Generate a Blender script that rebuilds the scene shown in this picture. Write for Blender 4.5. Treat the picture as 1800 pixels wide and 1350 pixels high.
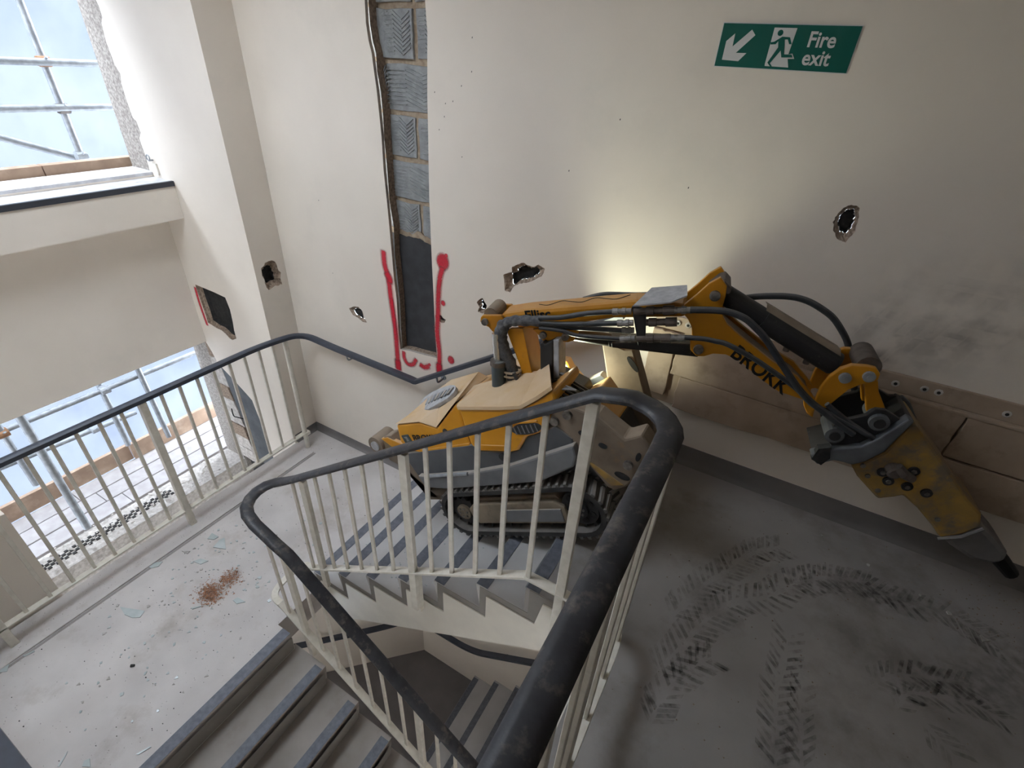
import bpy, bmesh, math, random
from mathutils import Vector, Matrix
random.seed(7)
for o in list(bpy.data.objects): bpy.data.objects.remove(o)
SC=bpy.context.scene; COL=SC.collection
# ---------------------------------------------------------------- camera, sky, exposure
cam=bpy.data.objects.new('camera',bpy.data.cameras.new('camera')); COL.objects.link(cam); SC.camera=cam
cam.data.sensor_fit='HORIZONTAL'; cam.data.sensor_width=36.0; cam.data.lens=871.8*36/1800
cam.data.clip_start=0.02; cam.data.clip_end=200
def cam_matrix(yaw,pitch,roll,pos):
    cy,sy,cp,sp=math.cos(yaw),math.sin(yaw),math.cos(pitch),math.sin(pitch)
    f=Vector((-sy*cp,cy*cp,-sp)); r=Vector((cy,sy,0)); u=r.cross(f)
    c,s=math.cos(roll),math.sin(roll); r2=r*c+u*s; u2=u*c-r*s
    return Matrix(((r2.x,u2.x,-f.x,pos[0]),(r2.y,u2.y,-f.y,pos[1]),(r2.z,u2.z,-f.z,pos[2]),(0,0,0,1)))
cam.matrix_world=cam_matrix(0.48757,0.5742,0.06357,(0,0,1.9))
world=bpy.data.worlds.new('overcast'); SC.world=world; world.use_nodes=True
bg=world.node_tree.nodes['Background']; bg.inputs[0].default_value=(0.80,0.89,1.0,1); bg.inputs[1].default_value=SKY_STRENGTH=6.5
SC.view_settings.view_transform='Standard'; SC.view_settings.look='None'; SC.view_settings.gamma=1
SC.view_settings.use_curve_mapping=False; SC.view_settings.exposure=1.28
# ---------------------------------------------------------------- materials
MAT={}
def mat(name,c1,c2=None,rough=.7,metal=0.0,scale=6,detail=6,bump=0.0,bscale=60,dust=None,dustamt=.6,spec=.35,grime=None,grimescale=3,grimeamt=.5,grimelo=.52,c3=None):
    m=bpy.data.materials.new(name); m.use_nodes=True; nt=m.node_tree; N=nt.nodes; L=nt.links
    b=N['Principled BSDF']; b.inputs['Roughness'].default_value=rough; b.inputs['Metallic'].default_value=metal
    b.inputs['Specular IOR Level'].default_value=spec
    c2=c2 or tuple(x*.8 for x in c1)
    tc=N.new('ShaderNodeTexCoord'); nz=N.new('ShaderNodeTexNoise'); nz.inputs['Scale'].default_value=scale; nz.inputs['Detail'].default_value=detail
    L.new(tc.outputs['Object'],nz.inputs['Vector'])
    rp=N.new('ShaderNodeValToRGB'); rp.color_ramp.elements[0].position=.35; rp.color_ramp.elements[1].position=.68
    rp.color_ramp.elements[0].color=(*c2,1); rp.color_ramp.elements[1].color=(*c1,1)
    L.new(nz.outputs['Fac'],rp.inputs['Fac']); col=rp.outputs['Color']
    def mix(fac,cc):
        nonlocal col
        mx=N.new('ShaderNodeMix'); mx.data_type='RGBA'; L.new(fac,mx.inputs[0]); L.new(col,mx.inputs[6]); mx.inputs[7].default_value=(*cc,1); col=mx.outputs[2]
    if grime:
        g=N.new('ShaderNodeTexNoise'); g.inputs['Scale'].default_value=grimescale; g.inputs['Detail'].default_value=8; g.inputs['Roughness'].default_value=.65
        L.new(tc.outputs['Object'],g.inputs['Vector'])
        mr=N.new('ShaderNodeMapRange'); mr.inputs[1].default_value=grimelo; mr.inputs[2].default_value=grimelo+.16; mr.inputs[4].default_value=grimeamt
        L.new(g.outputs['Fac'],mr.inputs[0]); mix(mr.outputs[0],grime)
    if dust:
        ge=N.new('ShaderNodeNewGeometry'); sx=N.new('ShaderNodeSeparateXYZ'); L.new(ge.outputs['True Normal'],sx.inputs[0])
        mr=N.new('ShaderNodeMapRange'); mr.inputs[1].default_value=.25; mr.inputs[2].default_value=.85; mr.inputs[4].default_value=dustamt
        L.new(sx.outputs['Z'],mr.inputs[0])
        d2=N.new('ShaderNodeTexNoise'); d2.inputs['Scale'].default_value=14; L.new(tc.outputs['Object'],d2.inputs['Vector'])
        mm=N.new('ShaderNodeMath'); mm.operation='MULTIPLY'; L.new(mr.outputs[0],mm.inputs[0])
        m3=N.new('ShaderNodeMapRange'); m3.inputs[1].default_value=.25; m3.inputs[2].default_value=.6; m3.inputs[3].default_value=.55; L.new(d2.outputs['Fac'],m3.inputs[0])
        L.new(m3.outputs[0],mm.inputs[1]); mix(mm.outputs[0],dust)
    L.new(col,b.inputs['Base Color'])
    if bump:
        bn=N.new('ShaderNodeTexNoise'); bn.inputs['Scale'].default_value=bscale; bn.inputs['Detail'].default_value=5; L.new(tc.outputs['Object'],bn.inputs['Vector'])
        bp=N.new('ShaderNodeBump'); bp.inputs['Strength'].default_value=bump; bp.inputs['Distance'].default_value=.01
        L.new(bn.outputs['Fac'],bp.inputs['Height']); L.new(bp.outputs['Normal'],b.inputs['Normal'])
    MAT[name]=m; return m
def mat_soft(name,color,attr='alpha',nscale=40,lo=.3,hi=.6,rough=.9,amount=1.0):
    # paint or dirt film that thins out: alpha attribute x noise
    m=bpy.data.materials.new(name); m.use_nodes=True; nt=m.node_tree; N=nt.nodes; L=nt.links
    b=N['Principled BSDF']; b.inputs['Base Color'].default_value=(*color,1); b.inputs['Roughness'].default_value=rough; b.inputs['Specular IOR Level'].default_value=.2
    at=N.new('ShaderNodeAttribute'); at.attribute_name=attr
    tc=N.new('ShaderNodeTexCoord'); nz=N.new('ShaderNodeTexNoise'); nz.inputs['Scale'].default_value=nscale; nz.inputs['Detail'].default_value=6
    L.new(tc.outputs['Object'],nz.inputs['Vector'])
    mr=N.new('ShaderNodeMapRange'); mr.inputs[1].default_value=lo; mr.inputs[2].default_value=hi; L.new(nz.outputs['Fac'],mr.inputs[0])
    mu=N.new('ShaderNodeMath'); mu.operation='MULTIPLY'; L.new(at.outputs['Fac'],mu.inputs[0]); L.new(mr.outputs[0],mu.inputs[1])
    m2=N.new('ShaderNodeMath'); m2.operation='MULTIPLY'; L.new(mu.outputs[0],m2.inputs[0]); m2.inputs[1].default_value=amount
    L.new(m2.outputs[0],b.inputs['Alpha']); MAT[name]=m; return m
def mat_emit(name,color,strength):
    m=bpy.data.materials.new(name); m.use_nodes=True; b=m.node_tree.nodes['Principled BSDF']
    b.inputs['Base Color'].default_value=(*color,1); b.inputs['Emission Color'].default_value=(*color,1); b.inputs['Emission Strength'].default_value=strength
    MAT[name]=m; return m
# ---------------------------------------------------------------- mesh helpers
PM={}
def pmat(o):
    return PM.get(o.name,Matrix.Identity(4)) if o else Matrix.Identity(4)
class MB:
    def __init__(s): s.v=[]; s.f=[]; s.a=[]
    def add(s,vs,fs,al=None):
        k=len(s.v); s.v+= [Vector(p) for p in vs]; s.f+=[[i+k for i in f] for f in fs]; s.a+= (al if al else [1.0]*len(vs)); return s
    def box(s,x0,x1,y0,y1,z0,z1):
        return s.add([(x0,y0,z0),(x1,y0,z0),(x1,y1,z0),(x0,y1,z0),(x0,y0,z1),(x1,y0,z1),(x1,y1,z1),(x0,y1,z1)],[[3,2,1,0],[4,5,6,7],[0,1,5,4],[1,2,6,5],[2,3,7,6],[3,0,4,7]])
    def bar(s,p,q,w,h,up=(0,0,1)):
        p,q=Vector(p),Vector(q); d=(q-p).normalized(); up=Vector(up)
        if abs(d.dot(up))>.98: up=Vector((0,1,0)) if abs(d.y)<.9 else Vector((1,0,0))
        r=d.cross(up).normalized(); u=r.cross(d)
        vs=[]
        for e in (p,q):
            for a,b in ((-1,-1),(1,-1),(1,1),(-1,1)): vs.append(e+r*(a*w/2)+u*(b*h/2))
        return s.add(vs,[[0,1,2,3],[7,6,5,4],[0,4,5,1],[1,5,6,2],[2,6,7,3],[3,7,4,0]])
    def prism(s,poly,fa,fb):
        # poly: 2D outline; fa/fb map a 2D point to the near / far 3D point
        n=len(poly); A=[fa(*p) for p in poly]; Bq=[fb(*p) for p in poly]
        s.add(A+Bq,[list(range(n)),list(range(2*n-1,n-1,-1))]+[[i,i+n,(i+1)%n+n,(i+1)%n] for i in range(n)]); return s
    def tube(s,pts,r,n=10,cap=True,closed=False,rz=None):
        pts=[Vector(p) for p in pts]; m=len(pts); rings=[]
        prev=None
        for i,p in enumerate(pts):
            d=(pts[min(i+1,m-1)]-pts[max(i-1,0)]).normalized()
            if prev is None:
                up=Vector((0,0,1)) if abs(d.z)<.95 else Vector((0,1,0)); x=d.cross(up).normalized()
            else: x=(prev-d*prev.dot(d)).normalized()
            prev=x; y=x.cross(d)
            rr=r[i] if isinstance(r,(list,tuple)) else r
            rings.append([p+x*(rr*math.cos(2*math.pi*k/n))+y*((rz or 1)*rr*math.sin(2*math.pi*k/n)) for k in range(n)])
        vs=[q for R in rings for q in R]; fs=[]
        for i in range(m-1):
            for k in range(n): fs.append([i*n+k,i*n+(k+1)%n,(i+1)*n+(k+1)%n,(i+1)*n+k])
        if cap: fs+= [list(range(n-1,-1,-1)),[(m-1)*n+k for k in range(n)]]
        return s.add(vs,fs)
    def sweep(s,pts,prof,up=(0,0,1),rot=0):
        # constant profile [(side,up)] swept with fixed up direction (handrails)
        pts=[Vector(p) for p in pts]; m=len(pts); n=len(prof); vs=[]; up=Vector(up)
        for i,p in enumerate(pts):
            d=(pts[min(i+1,m-1)]-pts[max(i-1,0)]).normalized(); r=d.cross(up).normalized(); u=r.cross(d)
            vs+=[p+r*a+u*b for a,b in prof]
        fs=[[i*n+k,i*n+(k+1)%n,(i+1)*n+(k+1)%n,(i+1)*n+k] for i in range(m-1) for k in range(n)]
        fs+=[list(range(n-1,-1,-1)),[(m-1)*n+k for k in range(n)]]
        return s.add(vs,fs)
    def cyl(s,p,q,r,n=14): return s.tube([p,q],r,n)
    def build(s,name,material,parent=None,smooth=False,bevel=0,seg=2,alpha=False):
        inv=pmat(parent).inverted()
        me=bpy.data.meshes.new(name); me.from_pydata([inv@v for v in s.v],[],s.f); me.update()
        bm=bmesh.new(); bm.from_mesh(me); bmesh.ops.recalc_face_normals(bm,faces=bm.faces) if not alpha else None
        bm.to_mesh(me); bm.free()
        if alpha:
            at=me.attributes.new('alpha','FLOAT','POINT')
            for i,a in enumerate(s.a): at.data[i].value=a
        if material: me.materials.append(material if not isinstance(material,str) else MAT[material])
        if smooth:
            for p in me.polygons: p.use_smooth=True
        o=bpy.data.objects.new(name,me); COL.objects.link(o)
        if smooth: 
            try: me.set_sharp_from_angle(angle=math.radians(40))
            except Exception: pass
        if bevel:
            b=o.modifiers.new('bevel','BEVEL'); b.width=bevel; b.segments=seg; b.limit_method='ANGLE'; b.angle_limit=math.radians(35)
        if parent: o.parent=parent; PM[o.name]=pmat(parent)
        return o
def tag(o,label=None,cat=None,group=None,kind=None):
    if label: o['label']=label
    if cat: o['category']=cat
    if group: o['group']=group
    if kind: o['kind']=kind
    return o
def empty(name,loc=(0,0,0),M=None,**k):
    o=bpy.data.objects.new(name,None); COL.objects.link(o); o.empty_display_size=.1
    M=M or Matrix.Translation(loc); o.matrix_world=M; PM[o.name]=M; return tag(o,**k)
def struct(o): o['kind']='structure'; return o
def smoothpath(pts,r=.1,n=6):
    # round the corners of a polyline
    pts=[Vector(p) for p in pts]; out=[pts[0]]
    for i in range(1,len(pts)-1):
        a,b,c=pts[i-1],pts[i],pts[i+1]; ra=min(r,(a-b).length*.45); rc=min(r,(c-b).length*.45)
        p=b+(a-b).normalized()*ra; q=b+(c-b).normalized()*rc
        for k in range(n+1):
            t=k/n; out.append(p*(1-t)**2+b*2*t*(1-t)+q*t*t)
    out.append(pts[-1]); return out
def spline(pts,n=6):
    pts=[Vector(p) for p in pts]
    if len(pts)<3: return pts
    P=[pts[0]*2-pts[1]]+pts+[pts[-1]*2-pts[-2]]; out=[]
    for i in range(1,len(P)-2):
        a,b,c,d=P[i-1:i+3]
        for k in range(n):
            t=k/n; out.append(.5*((2*b)+(c-a)*t+(2*a-5*b+4*c-d)*t*t+(3*b-a-3*c+d)*t**3))
    out.append(pts[-1]); return out
def jag(poly,amp,sub=2):
    out=[]
    for i,p in enumerate(poly):
        q=poly[(i+1)%len(poly)]
        for k in range(sub):
            t=k/sub; e=amp if k else amp*.4
            out.append((p[0]*(1-t)+q[0]*t+random.uniform(-e,e),p[1]*(1-t)+q[1]*t+random.uniform(-e,e)))
    return out
def holed(name,outline,holes,to3,material,parent=None):
    # flat wall face with real holes cut through it
    bm=bmesh.new(); es=[]
    for loop in [outline]+holes:
        vs=[bm.verts.new(to3(*p)) for p in loop]
        es+=[bm.edges.new((vs[i],vs[(i+1)%len(vs)])) for i in range(len(vs))]
    bmesh.ops.triangle_fill(bm,use_beauty=True,edges=es)
    inv=pmat(parent).inverted(); bm.transform(inv)
    me=bpy.data.meshes.new(name); bm.to_mesh(me); bm.free(); me.materials.append(MAT[material])
    o=bpy.data.objects.new(name,me); COL.objects.link(o)
    if parent: o.parent=parent; PM[o.name]=pmat(parent)
    return o
def scaled(poly,s,dx=0,dy=0,amp=0):
    cx=sum(p[0] for p in poly)/len(poly); cy=sum(p[1] for p in poly)/len(poly)
    return [(cx+(p[0]-cx)*s+dx+random.uniform(-amp,amp),cy+(p[1]-cy)*s+dy+random.uniform(-amp,amp)) for p in poly]
def pit(name,loop,to3d,depth,parent,inner=.62,dark='cavity',rim='broken_plaster',flat=False):
    # broken hole: ragged plaster rim sloping into a dark cavity. to3d(a,b,d) with d = depth into the wall
    n=len(loop); amp=0.0 if flat else .0035
    rings=[(loop,0)]
    for sc,dd in ((.94,.10),(.86,.24),(.76,.42),(inner,.60)) if not flat else ((.98,.3),(inner,.6)):
        rings.append((scaled(loop,sc,amp=amp),depth*dd))
    V=[];F=[]
    for r,(L,dp) in enumerate(rings):
        for q in L: V.append(to3d(*q,dp+(random.uniform(-.0035,.0035) if r else 0)))
        if r: F+=[[(r-1)*n+k,(r-1)*n+(k+1)%n,r*n+(k+1)%n,r*n+k] for k in range(n)]
    o=MB().add(V,F).build(name,rim,parent)
    L2=rings[-1][0]
    c=MB(); V=[to3d(*q,depth*.6) for q in L2]+[to3d(*q,depth) for q in scaled(L2,.9)]
    c.add(V,[[k,(k+1)%n,(k+1)%n+n,k+n] for k in range(n)]+[list(range(n,2*n))]); c.build('cavity',dark,o)
    return o
def text_obj(name,body,size,M,material,parent,bold=0,extr=.0006,shear=0,wscale=1):
    cu=bpy.data.curves.new('t','FONT'); cu.body=body; cu.size=size; cu.extrude=extr; cu.offset=bold; cu.shear=shear; cu.resolution_u=4
    t=bpy.data.objects.new('t',cu); COL.objects.link(t)
    dg=bpy.context.evaluated_depsgraph_get(); me=bpy.data.meshes.new_from_object(t.evaluated_get(dg))
    bpy.data.objects.remove(t); bpy.data.curves.remove(cu)
    me.transform(pmat(parent).inverted()@M@Matrix.Diagonal((wscale,1,1,1))); me.name=name; me.materials.clear(); me.materials.append(MAT[material])
    o=bpy.data.objects.new(name,me); COL.objects.link(o); o.parent=parent; PM[o.name]=pmat(parent); return o
def frame(o,x,y):
    x=Vector(x).normalized(); z=x.cross(Vector(y)).normalized(); y=z.cross(x); o=Vector(o)
    return Matrix(((x.x,y.x,z.x,o.x),(x.y,y.y,z.y,o.y),(x.z,y.z,z.z,o.z),(0,0,0,1)))
# measured metres: wall (x,z); robot side (u,w); arm plane (s,z); floors (x,y)
D={}
D['h_small']=[(-2.7424,0.2647),(-2.6886,0.2948),(-2.6392,0.3035),(-2.6047,0.2789),(-2.596,0.2346),(-2.5692,0.1949),(-2.6146,0.1866),(-2.6543,0.2055),(-2.7109,0.2181)]
D['h_big']=[(-1.4001,0.8424),(-1.3687,0.8637),(-1.3436,0.873),(-1.3454,0.9036),(-1.309,0.9265),(-1.2729,0.9457),(-1.2413,0.9359),(-1.2105,0.9339),(-1.1762,0.956),(-1.1366,0.9428),(-1.1391,0.9201),(-1.152,0.8914),(-1.2036,0.8541),(-1.2453,0.8302),(-1.2886,0.8162),(-1.3254,0.7895),(-1.3488,0.7452),(-1.3859,0.748)]
D['h_arm']=[(-1.5839,0.6181),(-1.5631,0.6454),(-1.5422,0.6584),(-1.5233,0.6341),(-1.5115,0.6154),(-1.5189,0.5772),(-1.5396,0.5544),(-1.5755,0.555),(-1.5648,0.5908)]
D['h_right']=[(0.1319,1.4255),(0.1356,1.4508),(0.1433,1.473),(0.1533,1.4884),(0.1656,1.4972),(0.1866,1.4986),(0.2022,1.4931),(0.2096,1.4671),(0.216,1.4406),(0.2198,1.4026),(0.2096,1.3792),(0.2031,1.354),(0.1848,1.3599),(0.1703,1.3643),(0.1453,1.3922)]
D['h_slot']=[(-1.9197,0.4353),(-1.8923,0.4492),(-1.8684,0.4497),(-1.8506,0.4335),(-1.8298,0.427),(-1.8416,0.4023),(-1.8658,0.394),(-1.8867,0.4044),(-1.9149,0.4115)]
D['h_rail']=[(-1.8793,-0.131),(-1.8438,-0.0879),(-1.8094,-0.0621),(-1.7842,-0.0594),(-1.8015,-0.0887),(-1.8448,-0.1264)]
D['h_pier']=[(2.237,0.488),(2.262,0.5),(2.278,0.521),(2.313,0.526),(2.34,0.524),(2.365,0.505),(2.375,0.479),(2.377,0.437),(2.397,0.411),(2.382,0.368),(2.386,0.314),(2.348,0.315),(2.32,0.322),(2.289,0.313),(2.259,0.307),(2.246,0.332),(2.24,0.37),(2.242,0.4),(2.231,0.434)]
D['h_side']=[(-4.2767,0.1651),(-4.1638,0.1644),(-4.0304,0.1582),(-3.8853,0.1481),(-3.8732,0.0972),(-3.862,0.0431),(-3.8751,-0.0655),(-3.8853,-0.1643),(-3.8887,-0.2389),(-3.9525,-0.2711),(-3.9933,-0.265),(-4.0256,-0.2374),(-4.0849,-0.2117),(-4.1566,-0.2143),(-4.2128,-0.1996),(-4.2621,-0.189),(-4.2666,-0.0795),(-4.2724,0.062)]
D['slot']=[(-2.3121,2.1331),(-2.317,2.0364),(-2.3097,1.9587),(-2.2945,1.9022),(-2.2886,1.8205),(-2.2803,1.724),(-2.2752,1.6109),(-2.2718,1.4927),(-2.2767,1.3039),(-2.2709,1.1261),(-2.2667,0.9692),(-2.2647,0.7802),(-2.2634,0.6151),(-2.2533,0.4688),(-2.26,0.2299),(-2.2558,0.0632),(-2.1745,0.0781),(-2.0955,0.084),(-2.0025,0.0921),(-1.9145,0.1018),(-1.9247,0.3034),(-1.9263,0.5539),(-1.9304,0.7849),(-1.9325,0.9786),(-1.9336,1.1797),(-1.9296,1.3835),(-1.9253,1.5473),(-1.9219,1.7246),(-1.9151,1.8623),(-1.9079,2.008),(-1.9135,2.0849),(-1.9156,2.1348)]
D['sign_panel']=[(-0.4736,2.0701),(-0.0076,2.0716),(-0.0092,1.9317),(-0.4736,1.9323)]
D['sign_arrow']=[(-0.4501,1.9536),(-0.45,2.014),(-0.4238,2.0392),(-0.4223,1.9975),(-0.3663,2.0524),(-0.35,2.0357),(-0.4044,1.9778),(-0.3654,1.9786),(-0.3883,1.9514)]
D['sign_door']=[(-0.2897,2.0604),(-0.2126,2.0606),(-0.2169,1.9805),(-0.204,1.9834),(-0.1926,1.9674),(-0.2149,1.9664),(-0.2044,1.9397),(-0.2878,1.9405),(-0.289,1.9473)]
D['sign_head']=[(-0.2648,2.0449),(-0.2545,2.0452)]
D['man']=[[(-0.2542,2.0337),(-0.228,2.0325),(-0.216,2.0118),(-0.2245,2.0115),(-0.2335,2.0258),(-0.2438,2.0255),(-0.2387,2.0071),(-0.2316,1.9799),(-0.2055,1.9802),(-0.1992,1.9714),(-0.2379,1.9698),(-0.247,1.9912),(-0.2718,1.9502),(-0.2616,1.9405),(-0.2687,1.9402),(-0.2813,1.9518),(-0.2588,2.0005),(-0.2642,2.0199),(-0.2706,2.0099),(-0.2879,2.0086),(-0.29,2.0152),(-0.2775,2.0175)]]
D['sign_text']=[[(-0.1461,2.0095),(-0.0456,2.0082),(-0.1498,2.0498)],[(-0.144,1.9542),(-0.0496,1.9529),(-0.1496,1.9891)]]
D['red']=[(0.045,[(-2.3375,0.7879),(-2.3361,0.6945),(-2.3129,0.6034),(-2.3074,0.4802),(-2.2967,0.3404),(-2.2875,0.208),(-2.2879,0.0672),(-2.2913,-0.1108)]),(0.05,[(-2.3244,0.6372),(-2.3004,0.6063),(-2.2999,0.582)]),(0.055,[(-2.2907,-0.0506),(-2.2885,-0.1174)]),(0.085,[(-1.844,0.8261),(-1.8437,0.7876)]),(0.04,[(-1.8478,0.7812),(-1.87,0.7086),(-1.8862,0.5882),(-1.8936,0.4526),(-1.9042,0.3096),(-1.892,0.1533),(-1.897,-0.0023)]),(0.055,[(-1.8982,0.0541),(-1.8942,-0.0085)]),(0.035,[(-2.2212,0.0529),(-2.2206,0.0024),(-2.1915,-0.0391),(-2.1423,-0.0266),(-2.107,0.026)]),(0.04,[(-2.0696,-0.0046),(-2.031,-0.0131),(-1.9912,0.0079)]),(0.02,[(-1.9827,0.0251),(-1.9462,0.0589)]),(0.05,[(-1.7903,0.1297),(-1.7875,0.1251)]),(0.03,[(-1.8462,0.5449),(-1.845,0.5416)]),(0.02,[(-1.8129,0.8728),(-1.8117,0.8709)]),(0.025,[(-2.2974,0.4573),(-2.2873,0.2762),(-2.2877,0.1383)])]
D['blockz']=[2.1208,1.874,1.6192,1.3742,1.1307,0.8973]
D['ragged']=[(-4.4141,2.0975),(-4.4015,2.0679),(-4.3995,2.0076),(-4.4341,1.9764),(-4.4514,1.8712),(-4.441,1.7851),(-4.4358,1.7412),(-4.4011,1.6871),(-4.4285,1.6287),(-4.4303,1.5354),(-4.4227,1.4156),(-4.3874,1.3942),(-4.3798,1.3204),(-4.4234,1.278),(-4.4165,1.1883),(-4.4181,1.0817),(-4.4264,1.0467)]
D['lid_near']=[(-0.716,0.999),(-0.475,0.958),(-0.354,0.943),(-0.244,0.972),(-0.153,1.004)]
D['side']=[(-0.716,0.999),(-0.476,0.956),(-0.356,0.941),(-0.256,0.963),(-0.156,0.998),(-0.16,0.957),(-0.23,0.905),(-0.246,0.856),(-0.325,0.807),(-0.4,0.797),(-0.481,0.733),(-0.527,0.729),(-0.721,0.757),(-0.754,0.795),(-0.739,0.895)]
D['rear']=[(-1.244,0.974),(-1.055,0.961),(-0.949,0.912),(-0.744,1.021),(-0.728,0.99),(-0.761,0.886),(-0.776,0.784),(-0.932,0.766),(-1.14,0.786),(-1.248,0.829),(-1.291,0.858)]
D['greyside']=[(-1.315,0.793),(-1.201,0.791),(-1.127,0.791),(-0.765,0.79),(-0.733,0.75),(-0.538,0.722),(-0.499,0.727),(-0.415,0.789),(-0.333,0.802),(-0.227,0.825),(-0.177,0.752),(-0.189,0.709),(-0.585,0.651),(-0.879,0.626),(-1.224,0.632),(-1.288,0.641)]
D['skid']=[(-1.253,0.656),(-1.19,0.647),(-0.849,0.644),(-0.56,0.666),(-0.164,0.737),(-0.175,0.679),(-0.213,0.627),(-0.428,0.563),(-0.617,0.559),(-1.082,0.555),(-1.234,0.573)]
D['orange_rear']=[(-1.436,0.905),(-1.366,0.906),(-1.351,0.845),(-1.303,0.809),(-1.351,0.744),(-1.298,0.575),(-1.334,0.494),(-1.217,0.478),(-1.236,0.447),(-1.33,0.451),(-1.346,0.505),(-1.424,0.699),(-1.5,0.748),(-1.499,0.842)]
D['roller']=[(-1.524,0.865),(-1.585,0.872)]
D['vent']=[(-1.286,0.942),(-1.196,1.006),(-1.078,1.032),(-0.954,1.041),(-0.918,1.025),(-0.961,0.992),(-1.079,0.956),(-1.21,0.929)]
D['outrig']=[(-0.252,0.868),(-0.193,0.896),(-0.115,0.899),(-0.022,0.838),(0.027,0.764),(0.058,0.719),(0.133,0.73),(0.15,0.662),(0.052,0.535),(-0.026,0.485),(-0.089,0.471),(-0.113,0.489),(-0.162,0.618),(-0.214,0.752)]
D['outrig_far']=[(-0.146,0.989),(-0.099,0.974),(-0.043,0.929),(-0.002,0.919),(-0.01,0.853),(-0.02,0.751),(-0.037,0.599),(-0.05,0.465),(-0.098,0.395),(-0.12,0.43),(-0.163,0.441),(-0.224,0.442),(-0.264,0.513),(-0.222,0.667),(-0.204,0.758)]
D['lamp']=[(-0.375,0.844),(-0.374,0.882),(-0.351,0.809)]
D['guard']=[(-0.4,0.961),(-0.362,0.948),(-0.359,0.903),(-0.332,0.831),(-0.322,0.757),(-0.353,0.747),(-0.4,0.768),(-0.439,0.875)]
D['yellowtri']=[(-0.18,0.746),(-0.117,0.713),(-0.139,0.629),(-0.206,0.704)]
D['tplate']=[(-0.44,1.249),(-0.412,1.25),(-0.348,1.233),(-0.423,0.942),(-0.441,0.906),(-0.507,0.918),(-0.455,1.049)]
D['rod']=[(-0.47,1.26),(-0.53,1.13)]
D['barrel']=[(-0.526,1.129),(-0.612,0.959)]
D['post']=[(-0.293,1.141),(-0.277,1.144),(-0.273,1.13),(-0.222,1.14),(-0.343,0.883),(-0.41,0.895)]
D['postside']=[(-0.222,1.14),(-0.194,1.133),(-0.309,0.876),(-0.343,0.883)]
D['grating']=[(-0.407,0.962),(-0.36,0.952),(-0.356,0.91),(-0.439,0.875)]
D['boom']=[(0.095,0.89),(0.123,0.911),(0.221,0.946),(0.7,1.087),(0.907,1.109),(0.915,1.054),(0.615,0.985),(0.396,0.9),(0.314,0.862),(0.215,0.852),(0.171,0.851)]
D['lug']=[(0.005,0.851),(0.008,0.874),(0.017,0.885),(0.11,0.904),(0.134,0.876),(0.103,0.836),(0.085,0.805),(0.069,0.811),(0.048,0.83),(0.015,0.838)]
D['bracket']=[(0.269,0.866),(0.399,0.907),(0.496,0.929),(0.468,0.853),(0.443,0.838),(0.416,0.837),(0.4,0.846),(0.359,0.83),(0.335,0.816),(0.32,0.821),(0.306,0.838)]
D['pins_boom']=[(0.032,0.856),(0.323,0.851),(0.427,0.866)]
D['cyl1']=[(0.422,0.846),(0.625,0.856),(0.986,0.896)]
D['cyl1box']=[(0.632,0.867),(0.782,0.907),(0.97,0.938),(0.972,0.888),(0.637,0.842)]
D['arm2']=[(0.901,1.075),(0.894,1.113),(0.931,1.164),(0.965,1.218),(0.999,1.25),(1.031,1.22),(1.037,1.179),(1.037,1.125),(1.05,1.095),(1.073,1.067),(1.131,1.029),(1.281,0.945),(1.39,0.9),(1.462,0.839),(1.491,0.81),(1.504,0.731),(1.479,0.742),(1.456,0.774),(1.444,0.803),(1.346,0.816),(1.259,0.858),(1.163,0.919),(1.104,0.934),(1.056,0.926),(1.025,0.906),(0.996,0.899),(0.965,0.922),(0.955,0.959),(0.956,0.989),(0.945,1.027),(0.922,1.057)]
D['arm2far']=[(1.067,1.053),(1.151,1.006),(1.31,0.915),(1.429,0.857),(1.505,0.794),(1.502,0.76),(1.41,0.807),(1.254,0.901),(1.119,0.975)]
D['cap']=[(0.968,1.181),(1.004,1.229),(1.022,1.234),(1.05,1.212),(1.051,1.191),(1.041,1.184),(1.011,1.205)]
D['pins_arm']=[(0.998,1.176),(0.995,0.936),(1.541,0.945),(1.614,0.97),(1.484,0.773)]
D['cyl2']=[(1.026,1.165),(1.515,0.955)]
D['cyl2w']=[(1.245,1.076),(1.234,0.988)]
D['shield']=[(1.176,1.136),(1.18,1.153),(1.33,1.084),(1.531,0.998),(1.523,0.984),(1.338,1.061)]
D['rocker']=[(1.489,0.784),(1.481,0.82),(1.48,0.875),(1.492,0.932),(1.516,0.976),(1.546,1.0),(1.598,1.008),(1.626,1.007),(1.647,0.987),(1.65,0.962),(1.639,0.948),(1.604,0.927),(1.573,0.894),(1.556,0.854),(1.53,0.793),(1.508,0.796)]
D['rollertop']=[(1.617,0.995)]
D['pull']=[(1.621,0.925),(1.663,0.945),(1.684,0.898),(1.736,0.829),(1.745,0.807),(1.679,0.799),(1.643,0.881)]
D['cheek']=[(1.582,0.655),(1.565,0.711),(1.603,0.766),(1.665,0.809),(1.685,0.845),(1.718,0.849),(1.782,0.822),(1.809,0.83),(1.761,0.744),(1.671,0.635),(1.619,0.622)]
D['base']=[(1.538,0.585),(1.56,0.56),(1.579,0.543),(1.628,0.584),(1.665,0.586),(1.698,0.583),(1.73,0.611),(1.775,0.681),(1.793,0.764),(1.811,0.84),(1.788,0.848),(1.759,0.79),(1.734,0.736),(1.692,0.679),(1.599,0.631)]
D['backcheek']=[(1.762,0.819),(1.807,0.806),(1.836,0.827),(1.869,0.806),(1.945,0.707),(1.939,0.686),(1.874,0.72),(1.815,0.756)]
D['mouth']=[(1.549,0.565),(1.555,0.623),(1.595,0.645),(1.611,0.591),(1.592,0.547)]
D['pins_tool']=[(1.713,0.796),(1.592,0.695)]
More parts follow.
